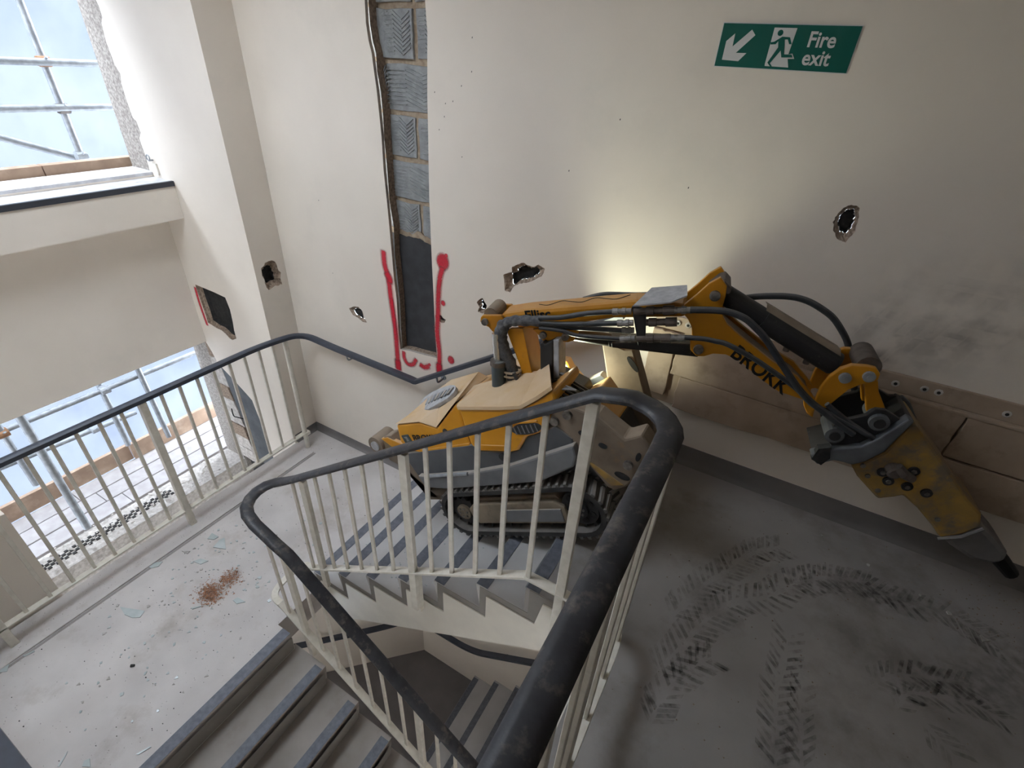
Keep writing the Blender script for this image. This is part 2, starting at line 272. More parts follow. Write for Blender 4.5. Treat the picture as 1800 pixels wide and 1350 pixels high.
D['breaker']=[(1.705,0.563),(1.744,0.592),(1.789,0.662),(1.809,0.756),(1.821,0.801),(1.838,0.815),(1.866,0.791),(1.91,0.747),(2.035,0.634),(2.129,0.541),(2.21,0.479),(2.235,0.421),(2.204,0.356),(2.142,0.306),(2.098,0.35),(2.01,0.424),(1.934,0.473),(1.911,0.454),(1.881,0.436),(1.862,0.422),(1.834,0.443),(1.751,0.509)]
D['nose']=[(2.149,0.298),(2.211,0.348),(2.247,0.41),(2.293,0.385),(2.36,0.333),(2.397,0.298),(2.408,0.26),(2.379,0.223),(2.297,0.216),(2.211,0.257)]
D['chisel']=[(2.446,0.197),(2.517,0.135)]
D['bbolts']=[(1.82,0.568),(1.855,0.531),(1.915,0.607),(1.925,0.527),(1.998,0.518)]
D['bcap']=[(1.845,0.595)]
D['hoses']=[(0.011,[(0.305,0.948),(0.403,0.972),(0.511,1.013),(0.626,1.046)]),(0.011,[(0.308,0.924),(0.462,0.952),(0.655,0.999)]),(0.009,[(0.31,0.901),(0.41,0.909),(0.497,0.903),(0.678,0.929)]),(0.0105,[(0.305,0.904),(0.49,0.932),(0.675,0.962)]),(0.013,[(0.92,1.119),(0.989,1.132),(1.048,1.138),(1.091,1.133),(1.131,1.12),(1.177,1.09),(1.219,1.056),(1.302,0.969),(1.391,0.88),(1.454,0.831),(1.511,0.799),(1.585,0.758),(1.647,0.727)]),(0.01,[(0.927,0.995),(0.997,1.005),(1.046,1.005),(1.095,1.001),(1.201,0.964),(1.283,0.926),(1.339,0.899),(1.396,0.867),(1.463,0.818),(1.538,0.791),(1.626,0.761),(1.699,0.733)]),(0.01,[(1.515,0.83),(1.556,0.805),(1.613,0.773),(1.679,0.742),(1.722,0.724)]),(0.013,[(1.121,1.116),(1.175,1.135),(1.23,1.148),(1.276,1.156),(1.323,1.158),(1.373,1.149),(1.428,1.127),(1.474,1.101),(1.517,1.061),(1.553,1.02),(1.576,0.984),(1.593,0.952),(1.632,0.869),(1.676,0.785),(1.708,0.728)]),(0.01,[(0.455,0.99),(0.5,1.013),(0.55,1.033),(0.607,1.044),(0.674,1.055),(0.744,1.069)])]
D['fits']=[[(0.621,1.044),(0.697,1.062)],[(0.65,0.997),(0.714,1.013)],[(0.673,0.927),(0.735,0.944)],[(0.673,0.962),(0.722,0.973)],[(0.707,1.064),(0.862,1.102)],[(0.726,1.01),(0.883,1.048)],[(0.74,0.945),(0.875,0.977)],[(0.848,1.098),(0.928,1.115)],[(0.87,0.976),(0.933,0.991)]]
D['bulk']=[(0.694,1.081),(0.704,1.089),(0.755,1.082),(0.762,1.032),(0.773,0.97),(0.764,0.916),(0.753,0.915),(0.725,0.995)]
D['cover']=[[(0.701,1.1),(0.841,1.139)],[(0.751,1.128),(0.861,1.154)],[(0.867,1.134),(0.889,1.169)]]
D['sheath']=[(0.315,0.928),(0.232,0.913),(0.171,0.897),(0.135,0.87),(0.121,0.827),(0.126,0.781),(0.148,0.724),(0.177,0.668),(0.193,0.615),(0.211,0.545)]
D['txt_ellis']=[(0.227,0.913),(0.407,0.965)]
D['txt_brokk']=[(1.13,0.948),(1.307,0.86)]
D['scrawl']=[(0.272,0.963),(0.307,0.976),(0.343,0.974),(0.377,0.997),(0.411,1.007),(0.435,1.002),(0.467,1.027),(0.49,1.022),(0.533,1.043),(0.572,1.045),(0.603,1.061)]
D['txt_rear']=[(-1.185,0.876),(-1.042,0.872),(-1.253,0.923),(-1.183,0.913),(-1.209,0.86),(-1.283,0.874)]
D['shards']=[[(-2.929,1.058),(-2.951,1.125),(-2.938,1.154),(-2.838,1.096)],[(-2.99,0.466),(-2.834,0.532),(-2.813,0.492),(-2.85,0.466),(-2.912,0.453)],[(-3.155,-0.088),(-3.155,-0.037),(-3.101,-0.073),(-3.129,-0.097)],[(-2.346,-0.152),(-2.377,-0.094),(-2.363,-0.109),(-2.338,-0.147)],[(-2.074,0.073),(-2.049,0.131),(-2.042,0.13),(-2.062,0.079)],[(-3.164,0.719),(-3.156,0.752),(-3.106,0.802),(-3.09,0.766),(-3.117,0.731)],[(-3.033,1.083),(-3.053,1.133),(-2.981,1.137),(-2.986,1.103)],[(-2.244,-0.09),(-2.262,-0.073),(-2.25,-0.054),(-2.21,-0.07)],[(-3.13,0.012),(-3.115,0.061),(-3.103,0.059),(-3.117,0.016)],[(-3.352,1.028),(-3.331,1.074),(-3.288,1.069),(-3.311,1.032)],[(-2.933,0.912),(-2.911,0.953),(-2.85,0.97),(-2.867,0.925)],[(-3.082,0.922),(-3.032,0.953),(-3.026,0.929)],[(-2.609,0.695),(-2.573,0.736),(-2.565,0.734),(-2.595,0.693)],[(-2.434,0.868),(-2.427,0.897),(-2.358,0.903),(-2.392,0.865)]]
D['brickpile']=[(-2.633,0.747),(-2.664,0.793),(-2.645,0.847),(-2.573,0.867),(-2.591,0.907),(-2.684,0.935),(-2.677,0.994),(-2.609,1.019),(-2.572,0.971),(-2.494,0.951),(-2.45,0.878),(-2.465,0.82),(-2.544,0.768)]
D['floor_px']=[(1.237,1.518),(0.073,0.819),(0.159,1.764),(0.506,1.946),(0.913,1.525),(0.423,1.228),(1.217,2.429),(0.142,1.294)]
D['marks']=[[(0.07,1.446),(0.102,1.535),(0.147,1.66),(0.217,1.78),(0.311,1.964),(0.44,2.089)],[(0.077,1.17),(0.126,1.294),(0.164,1.418),(0.216,1.537),(0.292,1.653),(0.401,1.745),(0.493,1.876),(0.643,2.009),(0.813,2.076)],[(0.102,0.979),(0.13,1.15),(0.194,1.279),(0.251,1.352)],[(0.5,1.082),(0.487,1.212),(0.481,1.347),(0.492,1.471),(0.496,1.623)],[(0.573,1.126),(0.565,1.259),(0.563,1.422)],[(0.794,1.555),(0.868,1.645),(0.941,1.689),(1.011,1.714),(1.137,1.764)],[(0.873,1.518),(0.919,1.596),(1.003,1.638),(1.136,1.677),(1.232,1.662)],[(0.77,2.05),(0.933,2.053),(1.09,2.08),(1.264,2.034)],[(0.955,1.495),(1.012,1.454),(1.054,1.415)]]
D['yellowhole']=[(-0.3553,0.8392),(-0.3043,0.8413),(-0.5423,0.497),(0.5913,0.8246),(0.6929,0.8334),(0.7423,0.8348),(0.9773,0.8196)]
D['nicks']=[(-1.6358,1.9912),(-1.6376,1.8507),(-1.6999,1.7856),(-1.872,1.7462),(-1.8026,1.6987),(-1.7544,1.7128),(-1.8116,1.6365),(-1.8479,1.5699),(-1.697,1.4502),(-2.1659,2.087),(-1.0534,1.4647),(-2.8964,1.0318),(-2.8626,0.5156),(-0.4644,1.4706),(-0.8303,1.7102)]
# ---------------------------------------------------------------- palette
mat('cream',(.775,.705,.622),(.735,.665,.585),rough=.62,scale=2.5,bump=.05,bscale=120,grime=(.60,.56,.50),grimescale=1.3,grimeamt=.35,grimelo=.56)
mat('dark_room',(.62,.56,.50),(.56,.51,.45),rough=.9)
mat('white_paint',(.74,.70,.62),(.68,.64,.57),rough=.5,scale=9)
mat('rail_paint',(.72,.68,.60),(.62,.58,.50),rough=.45,scale=25,grime=(.42,.36,.29),grimescale=30,grimeamt=.5,grimelo=.62)
mat('floor_vinyl',(.59,.555,.535),(.48,.45,.435),rough=.75,scale=3,detail=10,bump=.06,bscale=200,grime=(.33,.285,.245),grimescale=2.6,grimeamt=.65,grimelo=.53)
mat('landing_vinyl',(.34,.315,.30),(.27,.25,.238),rough=.8,scale=2.2,detail=10,bump=.06,bscale=200,grime=(.13,.115,.10),grimescale=1.8,grimeamt=.6,grimelo=.50)
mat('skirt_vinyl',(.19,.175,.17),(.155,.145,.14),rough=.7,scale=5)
mat('joint_grey',(.33,.305,.29),(.26,.24,.225),rough=.9)
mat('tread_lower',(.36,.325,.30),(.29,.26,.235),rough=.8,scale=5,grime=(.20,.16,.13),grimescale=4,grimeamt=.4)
mat('tread',(.56,.545,.535),(.48,.47,.46),rough=.8,scale=5,bump=.05,bscale=200)
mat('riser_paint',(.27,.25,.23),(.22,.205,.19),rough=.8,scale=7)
mat('nosing',(.17,.18,.21),(.12,.13,.155),rough=.6,scale=40,bump=.1,bscale=300)
mat('concrete_raw',(.42,.38,.34),(.22,.195,.175),rough=.95,scale=55,detail=3,bump=.6,bscale=70,grime=(.10,.085,.075),grimescale=70,grimeamt=.7,grimelo=.6)
mat('plaster_rim',(.47,.42,.37),(.36,.32,.28),rough=.95,scale=40)
mat('broken_plaster',(.40,.31,.24),(.20,.15,.115),rough=1.0,scale=60,bump=.12,spec=.1,bscale=60)
mat('cavity',(.035,.034,.034),(.02,.02,.02),rough=.95,scale=30,bump=.5,bscale=60)
mat('pale_rubble',(.62,.58,.54),(.40,.36,.32),rough=.95,scale=30,bump=.6,bscale=60)
mat('blue_paint',(.135,.142,.152),(.085,.093,.10),rough=.8,scale=8,grime=(.05,.055,.065),grimescale=28,grimeamt=.8,grimelo=.58)
mat('handrail_blue',(.045,.055,.075),(.035,.04,.055),rough=.42,scale=14,spec=.45)
mat('handrail_worn',(.040,.041,.047),(.022,.022,.026),rough=.46,scale=16,spec=.4,bump=.08,bscale=90,grime=(.17,.145,.12),grimescale=20,grimeamt=.6,grimelo=.53)
mat('block',(.33,.34,.345),(.25,.26,.265),rough=.95,scale=22,bump=.5,bscale=50)
mat('mortar',(.42,.34,.25),(.28,.21,.15),rough=.95,scale=30,bump=.5,bscale=60)
mat('bitumen',(.050,.052,.058),(.035,.036,.04),rough=.75,scale=12,grime=(.16,.15,.145),grimescale=45,grimeamt=.6,grimelo=.66)
mat('timber',(.38,.265,.185),(.30,.205,.145),rough=.8,scale=9,grime=(.55,.42,.32),grimescale=6,grimeamt=.5,grimelo=.5)
mat('band_board',(.46,.36,.275),(.36,.275,.205),rough=.85,scale=5,detail=9,bump=.15,bscale=40,grime=(.22,.165,.12),grimescale=7,grimeamt=.55,grimelo=.53)
mat('scaffold_board',(.40,.375,.37),(.33,.305,.30),rough=.9,scale=12,grime=(.30,.27,.25),grimescale=14,grimeamt=.6,grimelo=.6)
mat('galvanised',(.36,.38,.40),(.24,.255,.27),rough=.55,metal=.35,scale=20)
mat('rusty',(.34,.18,.09),(.22,.12,.07),rough=.8,scale=40)
mat('sill_paint',(.62,.62,.64),(.45,.44,.45),rough=.8,scale=14,grime=(.12,.11,.11),grimescale=20,grimeamt=.8,grimelo=.60)
mat('sill_edge',(.045,.05,.062),rough=.5)
mat('sign_green',(.0,.095,.075),(.0,.09,.07),rough=.35,scale=2)
mat('sign_white',(.62,.62,.62),(.60,.60,.60),rough=.4,scale=2)
mat('glass_shard',(.52,.56,.56),(.40,.45,.45),rough=.12,spec=.7,scale=10)
mat('debris',(.50,.47,.44),(.30,.28,.26),rough=.9,scale=30)
mat('dark_debris',(.05,.047,.045),rough=.9)
mat('brick_dust',(.46,.25,.155),(.30,.15,.09),rough=.95,scale=60)
mat_soft('red_spray',(.60,.025,.05),nscale=160,lo=.05,hi=.5,rough=.55,amount=.92)
mat_soft('track_dirt',(.035,.03,.027),nscale=30,lo=.34,hi=.70,amount=.62)
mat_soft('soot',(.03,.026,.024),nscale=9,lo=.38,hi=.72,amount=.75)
# translucent debris-netting sheet outside, lit by the sky behind it
m=bpy.data.materials.new('sheeting'); m.use_nodes=True; nt=m.node_tree; nt.nodes.remove(nt.nodes['Principled BSDF'])
ou=nt.nodes['Material Output']; tr=nt.nodes.new('ShaderNodeBsdfTranslucent'); df=nt.nodes.new('ShaderNodeBsdfDiffuse'); mx=nt.nodes.new('ShaderNodeMixShader')
nz=nt.nodes.new('ShaderNodeTexNoise'); nz.inputs['Scale'].default_value=1.1; nz.inputs['Detail'].default_value=6; rp=nt.nodes.new('ShaderNodeValToRGB')
rp.color_ramp.elements[0].color=(.060,.067,.084,1); rp.color_ramp.elements[1].color=(.080,.086,.100,1); rp.color_ramp.elements[0].position=.3; rp.color_ramp.elements[1].position=.6
tc=nt.nodes.new('ShaderNodeTexCoord'); nt.links.new(tc.outputs['Object'],nz.inputs['Vector']); nt.links.new(nz.outputs['Fac'],rp.inputs['Fac'])
for n_ in (tr,df): nt.links.new(rp.outputs['Color'],n_.inputs['Color'])
mx.inputs[0].default_value=.25; nt.links.new(tr.outputs[0],mx.inputs[1]); nt.links.new(df.outputs[0],mx.inputs[2]); nt.links.new(mx.outputs[0],ou.inputs['Surface']); MAT['sheeting']=m
# ---------------------------------------------------------------- levels and planes
ZB=-1.17; RIS=.167; GO=.255; ZD=-4.03; ZC=-2.84
YB=2.445; XP=-3.40; YP=2.18; YS=1.228
XN=[-.52-GO*(7-k) for k in range(8)]      # nosing of riser k (k=1..7) of the flight under the machine
# ---------------------------------------------------------------- back wall
wp=lambda x,z,d=0:(x,YB+d,z)
slot=D['slot']
slot=[p for p in slot]
top=2.9
zt=[p for p in slot]
# carry the slot up past the top of the picture
xl=slot[0][0]; xr=slot[-1][0]
slot=[(xl-.02,top)]+slot+[(xr+.0,top)]
holes=[jag(D[k],.0025,3) for k in ('h_small','h_big','h_arm','h_right','h_rail')]
hs=jag(D['h_slot'],.002)
wall_back=struct(holed('wall_back',[(XP,-4.6),(3.2,-4.6),(3.2,4.4),(XP,4.4)],[slot]+holes+[hs],lambda x,z:wp(x,z),'cream'))
for h,dp in zip(holes+[hs],(.03,.06,.06,.06,.03,.03)):
    pit('wall_hole',h,lambda a,b,d:wp(a,b,d),dp,wall_back,inner=.66)
# slot: plaster edge, blocks, mortar, tarred foot
n=len(slot); e=MB(); e.add([wp(x,z) for x,z in slot]+[wp(x,z,.022) for x,z in slot],[[i,(i+1)%n,(i+1)%n+n,i+n] for i in range(n)]); e.build('plaster_edge','plaster_rim',wall_back)
s2=[(x+random.uniform(-.006,.020),z) for x,z in slot]
e=MB(); e.add([wp(x,z,.022) for x,z in s2]+[wp(x,z,.10) for x,z in s2],[[i,(i+1)%n,(i+1)%n+n,i+n] for i in range(n)]); e.build('slot_side','broken_plaster',wall_back)
MB().box(-2.42,-1.85,YB+.092,YB+.12,0.0,top+.1).build('mortar_bed','mortar',wall_back)
bz=[2.62,2.367]+D['blockz']
vj=[-2.28,-2.07,-2.283,-2.06,-2.284,-2.07]
random.seed(11)
for i in range(len(bz)-1):
    z1,z0=bz[i]-.014,bz[i+1]+.014; j=(-2.285,-2.058,-2.283,-2.07,-2.286,-2.068,-2.07)[i]
    if i==2: j=-2.055
    if i==3: j=-2.283
    if i==4: j=-2.07
    if i==5: j=-2.286
    if i==6: j=-2.066
    for x0,x1 in ((-2.42,j-.012),(j+.012,-1.85)):
        p=jag([(x0,z0),(x1,z0),(x1,z1),(x0,z1)],.006,4); d=random.uniform(-.006,.004)
        b=MB().prism(p,lambda x,z:wp(x,z,.082+d),lambda x,z:wp(x,z,.118)).build('block','block',wall_back,bevel=.003)
        if x1-x0>.12:      # dragged comb marks
            c=MB(); k=0
            for q in range(9):
                zz=z0+.02+q*(z1-z0-.04)/9
                xm=x0+.02 if x0>-2.3 else -2.25
                w=min(x1-.015,-1.90)-xm
                for h in range(3):
                    xa=xm+w*h/3; xb=xm+w*(h+1)/3; s=.018 if h%2 else -.018
                    c.bar(wp(xa,zz+(s if h else 0)+.012,.0790+d),wp(xb,zz-(s if h else 0)+.012,.0790+d),.005,.006,up=(0,1,0))
            c.build('comb_mark','block',b)
p=jag([(-2.42,.02),(-1.85,.02),(-1.85,.90),(-2.0,.885),(-2.1,.905),(-2.2,.90),(-2.42,.915)],.007,5)
MB().prism(p,lambda x,z:wp(x,z,.074),lambda x,z:wp(x,z,.118)).build('bitumen_coat','bitumen',wall_back)
p=jag([(-2.42,.87),(-1.85,.86),(-1.85,.93),(-2.0,.915),(-2.1,.95),(-2.2,.93),(-2.42,.96)],.008,5)
MB().prism(p,lambda x,z:wp(x,z,.079),lambda x,z:wp(x,z,.118)).build('mortar_lump','mortar',wall_back)
# red spray paint
def stroke(mb,path,w,to3):
    P=spline([Vector((p[0],p[1])) .to_3d() for p in path],5); n=len(P); vs=[];al=[];cols=(-1,-.72,-.3,.3,.72,1)
    ext=w*.25
    P=[P[0]+(P[0]-P[1]).normalized()*ext]+P+[P[-1]+(P[-1]-P[-2]).normalized()*ext]; n=len(P)
    for i,p in enumerate(P):
        d=(P[min(i+1,n-1)]-P[max(i-1,0)]).normalized(); s=Vector((-d.y,d.x,0))
        for c in cols:
            q=p+s*c*w*.5; vs.append(to3(q.x,q.y)); al.append({1:0,.72:.38,.3:1}[abs(c)]*(0 if i in (0,n-1) else 1))
    k=len(cols); mb.add(vs,[[i*k+j,i*k+j+1,(i+1)*k+j+1,(i+1)*k+j] for i in range(n-1) for j in range(k-1)],al)
def blob(mb,c,r,q):
    vs=[wp(c[0],c[1],-.0012-.0003*q)];al=[1]
    for R_,a_ in ((.55,1),(.8,.8),(1.1,0)):
        for k in range(16): vs.append(wp(c[0]+r*R_*math.cos(k*math.pi/8),c[1]+r*R_*1.15*math.sin(k*math.pi/8),-.0012-.0003*q)); al.append(a_)
    mb.add(vs,[[0,1+k,1+(k+1)%16] for k in range(16)]+[[1+16*j+k,1+16*j+(k+1)%16,17+16*j+(k+1)%16,17+16*j+k] for j in (0,1) for k in range(16)],al)
for q,(w,path) in enumerate(D['red']):
    m_=MB(); stroke(m_,path,w*1.55,lambda a,b:wp(a,b,-.0012-.0003*q)) if sum(math.dist(path[i],path[i+1]) for i in range(len(path)-1))>.05 else blob(m_,path[0],w*.62,q); m_.build('paint_stroke','red_spray',wall_back,alpha=True)
m_=MB(); stroke(m_,[(-4.295,.13),(-4.30,-.02),(-4.285,-.22)],.05,lambda a,b:(a,YP-.0012,b)); m_.build('paint_stroke','red_spray',wall_back,alpha=True)
# soot smears on the dim right-hand wall
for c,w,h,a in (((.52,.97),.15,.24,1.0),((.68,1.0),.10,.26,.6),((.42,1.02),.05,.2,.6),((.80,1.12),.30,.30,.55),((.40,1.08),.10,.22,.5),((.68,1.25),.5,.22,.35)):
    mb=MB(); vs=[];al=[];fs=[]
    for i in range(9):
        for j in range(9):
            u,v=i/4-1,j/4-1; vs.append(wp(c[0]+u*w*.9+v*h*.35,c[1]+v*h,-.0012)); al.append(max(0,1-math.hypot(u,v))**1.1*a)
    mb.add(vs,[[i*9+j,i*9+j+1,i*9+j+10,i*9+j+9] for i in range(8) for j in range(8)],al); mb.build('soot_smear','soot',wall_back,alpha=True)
nk=MB()
for x,z in D['nicks']:
    a=random.uniform(-.6,.6); nk.add([wp(x-.002,z-.003,-.0006),wp(x+.002,z-.004+a*.002,-.0006),wp(x+.003,z+.004,-.0006),wp(x-.001,z+.003,-.0006)],[[0,1,2,3]])
tag(nk.build('wall_nicks','cavity',wall_back),kind='stuff')
# ---------------------------------------------------------------- pier, window wall
ps=lambda x,z,d=0:(x,YP+d,z)
rag=D['ragged']
rag_low=[(-4.42,.99),(-4.425,.3),(-4.41,-.41),(-4.35,-.52),(-4.31,-.63),(-4.20,-.70),(-4.10,-.765),(-3.98,-.85),(-3.914,-.90),(-3.89,-1.05),(-3.86,-1.2),(-3.845,-1.35),(-3.833,-1.52),(-3.80,-1.7),(-3.8,-4.6)]
left=[(-4.42,4.4),(-4.43,3.6),(-4.41,2.8),(-4.43,2.45),(-4.40,2.3)]+[(p[0],p[1]) for p in rag]+rag_low
side_hole=D['h_side']; side_hole=[(x+random.uniform(-.004,.004),z+random.uniform(-.004,.004)) for x,z in side_hole]
wall_pier=struct(holed('wall_pier',[(XP,4.4)]+left+[(XP,-4.6)],[side_hole],lambda x,z:ps(x,z),'cream'))
pfront=lambda y,z,d=0:(XP-d,y,z)
hp=jag(D['h_pier'],.003)
holed('pier_front',[(YP,4.4),(YP,-4.6),(YB,-4.6),(YB,4.4)],[hp],lambda y,z:pfront(y,z),'cream',wall_pier)
pit('wall_hole',hp,lambda a,b,d:pfront(a,b,d),.07,wall_pier,inner=.60)
pit('wall_hole',side_hole,lambda a,b,d:ps(a,b,d),.06,wall_pier,inner=.86,flat=True)
e=MB(); L_=left; n=len(L_)
e.add([ps(x,z) for x,z in L_]+[ps(x+.004,z,.014) for x,z in L_],[[i,i+1,i+1+n,i+n] for i in range(n-1)]); e.build('plaster_edge','pale_rubble',wall_pier)
MB().box(-4.69,-4.40,YP+.016,YB+.3,-4.6,4.4).build('concrete_core','concrete_raw',wall_pier)
MB().box(-4.40,XP-.09,YP+.075,YB+.3,-4.6,4.4).build('blockwork_core','cavity',wall_pier)
MB().prism(jag([(-4.31,-.62),(-4.2,-.67),(-4.05,-.74),(-3.86,-.86),(-3.79,-1.2),(-3.78,-1.72),(-4.12,-1.76),(-4.2,-1.2),(-4.27,-.8)],.01,3),lambda x,z:ps(x,z,.010),lambda x,z:ps(x,z,.03)).build('blue_patch','blue_paint',wall_pier)
random.seed(5)
for k in range(9):
    z1=-.43-k*.155; z0=z1-.15; xo=.02*k
    MB().prism(jag([(-4.42,z0),(-4.30+xo,z0),(-4.33+xo,z1),(-4.42,z1)],.008,3),lambda x,z:ps(x,z,.002+.004*(k%3)),lambda x,z:ps(x,z,.05)).build('mortar_lump','pale_rubble' if k%3 else 'broken_plaster',wall_pier)
MB().tube(spline([(-4.30,YP-.01,-1.15),(-4.22,YP-.05,-1.18),(-4.15,YP-.05,-1.17),(-4.10,YP-.01,-1.20)],4),.006,6).build('old_fixing','dark_debris',wall_pier)
# hook bolt by the sill
h=empty('wall_hook',(-4.33,YP,1.15),label='small metal eye hook with a white tag screwed to the pier above the window ledge',cat='hook')
MB().tube([(-4.33+.02*math.cos(a),YP-.03,1.16+.02*math.sin(a)) for a in [i*math.pi/5 for i in range(10)]]+[(-4.33+.02,YP-.03,1.16)],.005,6).build('eye','galvanised',h)
MB().cyl((-4.33,YP+.002,1.14),(-4.33,YP-.03,1.14),.006,8).build('shank','galvanised',h)
MB().box(-4.34,-4.29,YP-.012,YP-.002,1.04,1.12).build('tag','white_paint',h)
wall_left=struct(MB().box(-4.69,-4.39,.325,YP+.02,-.42,1.03).build('wall_left','cream',None))
MB().box(-4.69,-4.39,-2.0,YP+.02,1.03,1.05).build('sill_bed','sill_paint',wall_left)
MB().box(-4.69,-4.39,-2.0,.325,-.42,1.03).build('spandrel_run','cream',wall_left)
MB().box(-4.69,-4.39,.325,YP+.02,-4.6,-1.88).build('lower_upstand','pale_rubble',wall_left)
MB().box(-4.69,-4.385,.325,YP+.015,-1.8799,-1.862).build('mortar_bedding','pale_rubble',wall_left)
MB().box(-4.69,XP,-2.0,.325,-4.6,-.42).build('wall_left_pier','cream',wall_left)
MB().box(-4.69,-4.39,-2.0,.0,1.05,3.1).build('wall_left_upper','cream',wall_left)
MB().box(-4.69,-4.39,.0,YP+.02,2.65,3.1).build('lintel','cream',wall_left)
ledge=struct(MB().box(-4.392,-4.14,-2.0,YP-.001,.745,1.004).build('trim_1','cream',None))
MB().box(-4.392,-4.155,-2.0,YP-.002,1.0041,1.016).build('ledge_top','sill_paint',ledge)
MB().box(-4.157,-4.13,-2.0,YP-.002,.985,1.020).build('ledge_nosing','sill_edge',ledge)
# near walls, right wall, ceiling (out of the picture, they enclose the light)
struct(MB().box(-4.69,-.17,-.47,-.35,-4.6,1.9).build('wall_near','cream',None))
struct(MB().box(3.2,3.3,-2.1,YB,-4.6,4.4).build('wall_right','dark_room',None))
struct(MB().box(-4.69,3.3,-2.1,-2.0,-4.6,4.4).build('wall_front','dark_room',None))
struct(MB().box(-4.69,3.3,-2.1,-2.0,3.1,3.2).build('wall_front','dark_room',None))
ce=MB()      # ceiling slab; unseen opening over the half landing added to brighten the walls
for x0,x1,y0,y1 in ((-4.69,-3.35,-2.0,YB+.12),(-2.05,3.3,-2.0,YB+.12),(-3.35,-2.05,-2.0,-.2),(-3.35,-2.05,1.0,YB+.12)): ce.box(x0,x1,y0,y1,3.1,3.2)
struct(ce.build('ceiling','dark_room',None))
# ---------------------------------------------------------------- floors
floorA=MB()
poly=[(-.52,YB),(-.52,YS),(-.17,YS),(-.17,-2.0),(3.2,-2.0),(3.2,YB)]
floorA.prism(poly,lambda x,y:(x,y,0),lambda x,y:(x,y,-.25)); floorA=struct(floorA.build('floor','landing_vinyl',None))
MB().box(-.52,-.455,YS,YB,.0002,.003).build('nosing','nosing',floorA)
MB().box(-.522,-.516,YS,YB,-.006,.004).build('nosing_edge','galvanised',floorA)
MB().box(-.176,-.1702,-2.0,YS,-.25,-.0005).build('edge_fascia','white_paint',floorA)
B_floor=struct(MB().box(-3.37,XN[1],-.35,YB,ZB-.22,ZB).build('floor','floor_vinyl',None))
MB().box(-2.004,-1.938,-.35,.91,ZB+.0003,ZB+.003).build('nosing','nosing',B_floor)
MB().box(XN[1]-.0005,-1.938,-.35,.91,ZB-.22,ZB+.0002).build('flight_edge','floor_vinyl',B_floor)
MB().box(-3.37,-3.14,-.35,2.17,ZB,ZB+.012).build('kerb','floor_vinyl',B_floor,bevel=.004)
MB().box(-3.135,-3.118,-.35,2.17,ZB,ZB+.0012).build('kerb_joint','joint_grey',B_floor)
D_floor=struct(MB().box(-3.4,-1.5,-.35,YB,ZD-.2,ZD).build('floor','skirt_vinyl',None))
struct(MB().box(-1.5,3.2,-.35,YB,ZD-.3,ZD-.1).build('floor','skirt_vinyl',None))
C_floor=struct(MB().box(.25,3.2,-.35,1.2,ZC-.2,ZC).build('floor','floor_vinyl',None))
# lower-storey cross wall at 45 degrees
m_=MB(); m_.prism([(-2.25,YB),(-3.38,1.315),(-3.38,1.40),(-2.33,YB)],lambda x,y:(x,y,ZD),lambda x,y:(x,y,ZB-.23)); struct(m_.build('wall_lower','cream',None))
# skirtings
def skirt(name,p,q,z,h,mt='skirt_vinyl',nrm=(0,-1)):
    # coved skirting: thin upstand with a rounded foot
    prof=[(0,0),(.035,0),(.018,.008),(.010,.022),(.007,.05),(.007,h),(0,h)]
    P=[Vector((*p,z)),Vector((*q,z))]; nv=Vector((*nrm,0)); vs=[]
    for e in P: vs+=[e+nv*a+Vector((0,0,b)) for a,b in prof]
    k=len(prof); return struct(MB().add(vs,[[i,(i+1)%k,(i+1)%k+k,i+k] for i in range(k)]+[list(range(k)),list(range(2*k-1,k-1,-1))]).build(name,mt,None,smooth=True))
skirt('baseboard_back',(-.52,YB),(3.2,YB),0,.114)
skirt('baseboard_back',(XP,YB),(XN[1],YB),ZB,.07)
skirt('baseboard_left',(XP,2.19),(XP,YB),ZB,.07,nrm=(1,0))
# timber band fixed along the landing wall
band=struct(MB().box(-.47,3.2,YB-.012,YB-.001,.36,.865).build('trim_2','band_board',None))
def plank(x0,x1,z0,z1,y0,jl=.004,mt='band_board'):
    p=jag([(x0,z0),(x1,z0),(x1,z1),(x0,z1)],jl,6)
    return MB().prism(p,lambda x,z:(x,YB-y0,z),lambda x,z:(x,YB-.0125,z)).build('plank',mt,band,bevel=.004)
random.seed(3)
top_rail=plank(.33,3.2,.785,.866,.024); plank(-.466,.325,.79,.868,.022)
plank(-.466,-.335,.41,.785,.036); plank(-.33,.865,.556,.775,.040); plank(.872,3.2,.556,.775,.038)
plank(-.276,.47,.362,.552,.044,.006); plank(.475,3.2,.352,.552,.042,.006)
MB().box(.35,3.2,YB-.045,YB-.013,.765,.785).build('ledge_strip','band_board',band,bevel=.006)
for x,z in D['yellowhole']:
    o_=MB().tube([(x,YB-.042 if z<.78 else YB-.0255,z),(x,YB-.046 if z<.78 else YB-.0285,z)],[.016,.012],9).build('fixing_hole','pale_rubble',band)
    MB().tube([(x,YB-.045,z),(x,YB-.0475,z)] if z<.78 else [(x,YB-.028,z),(x,YB-.0295,z)],.007,8).build('bore','cavity',o_)
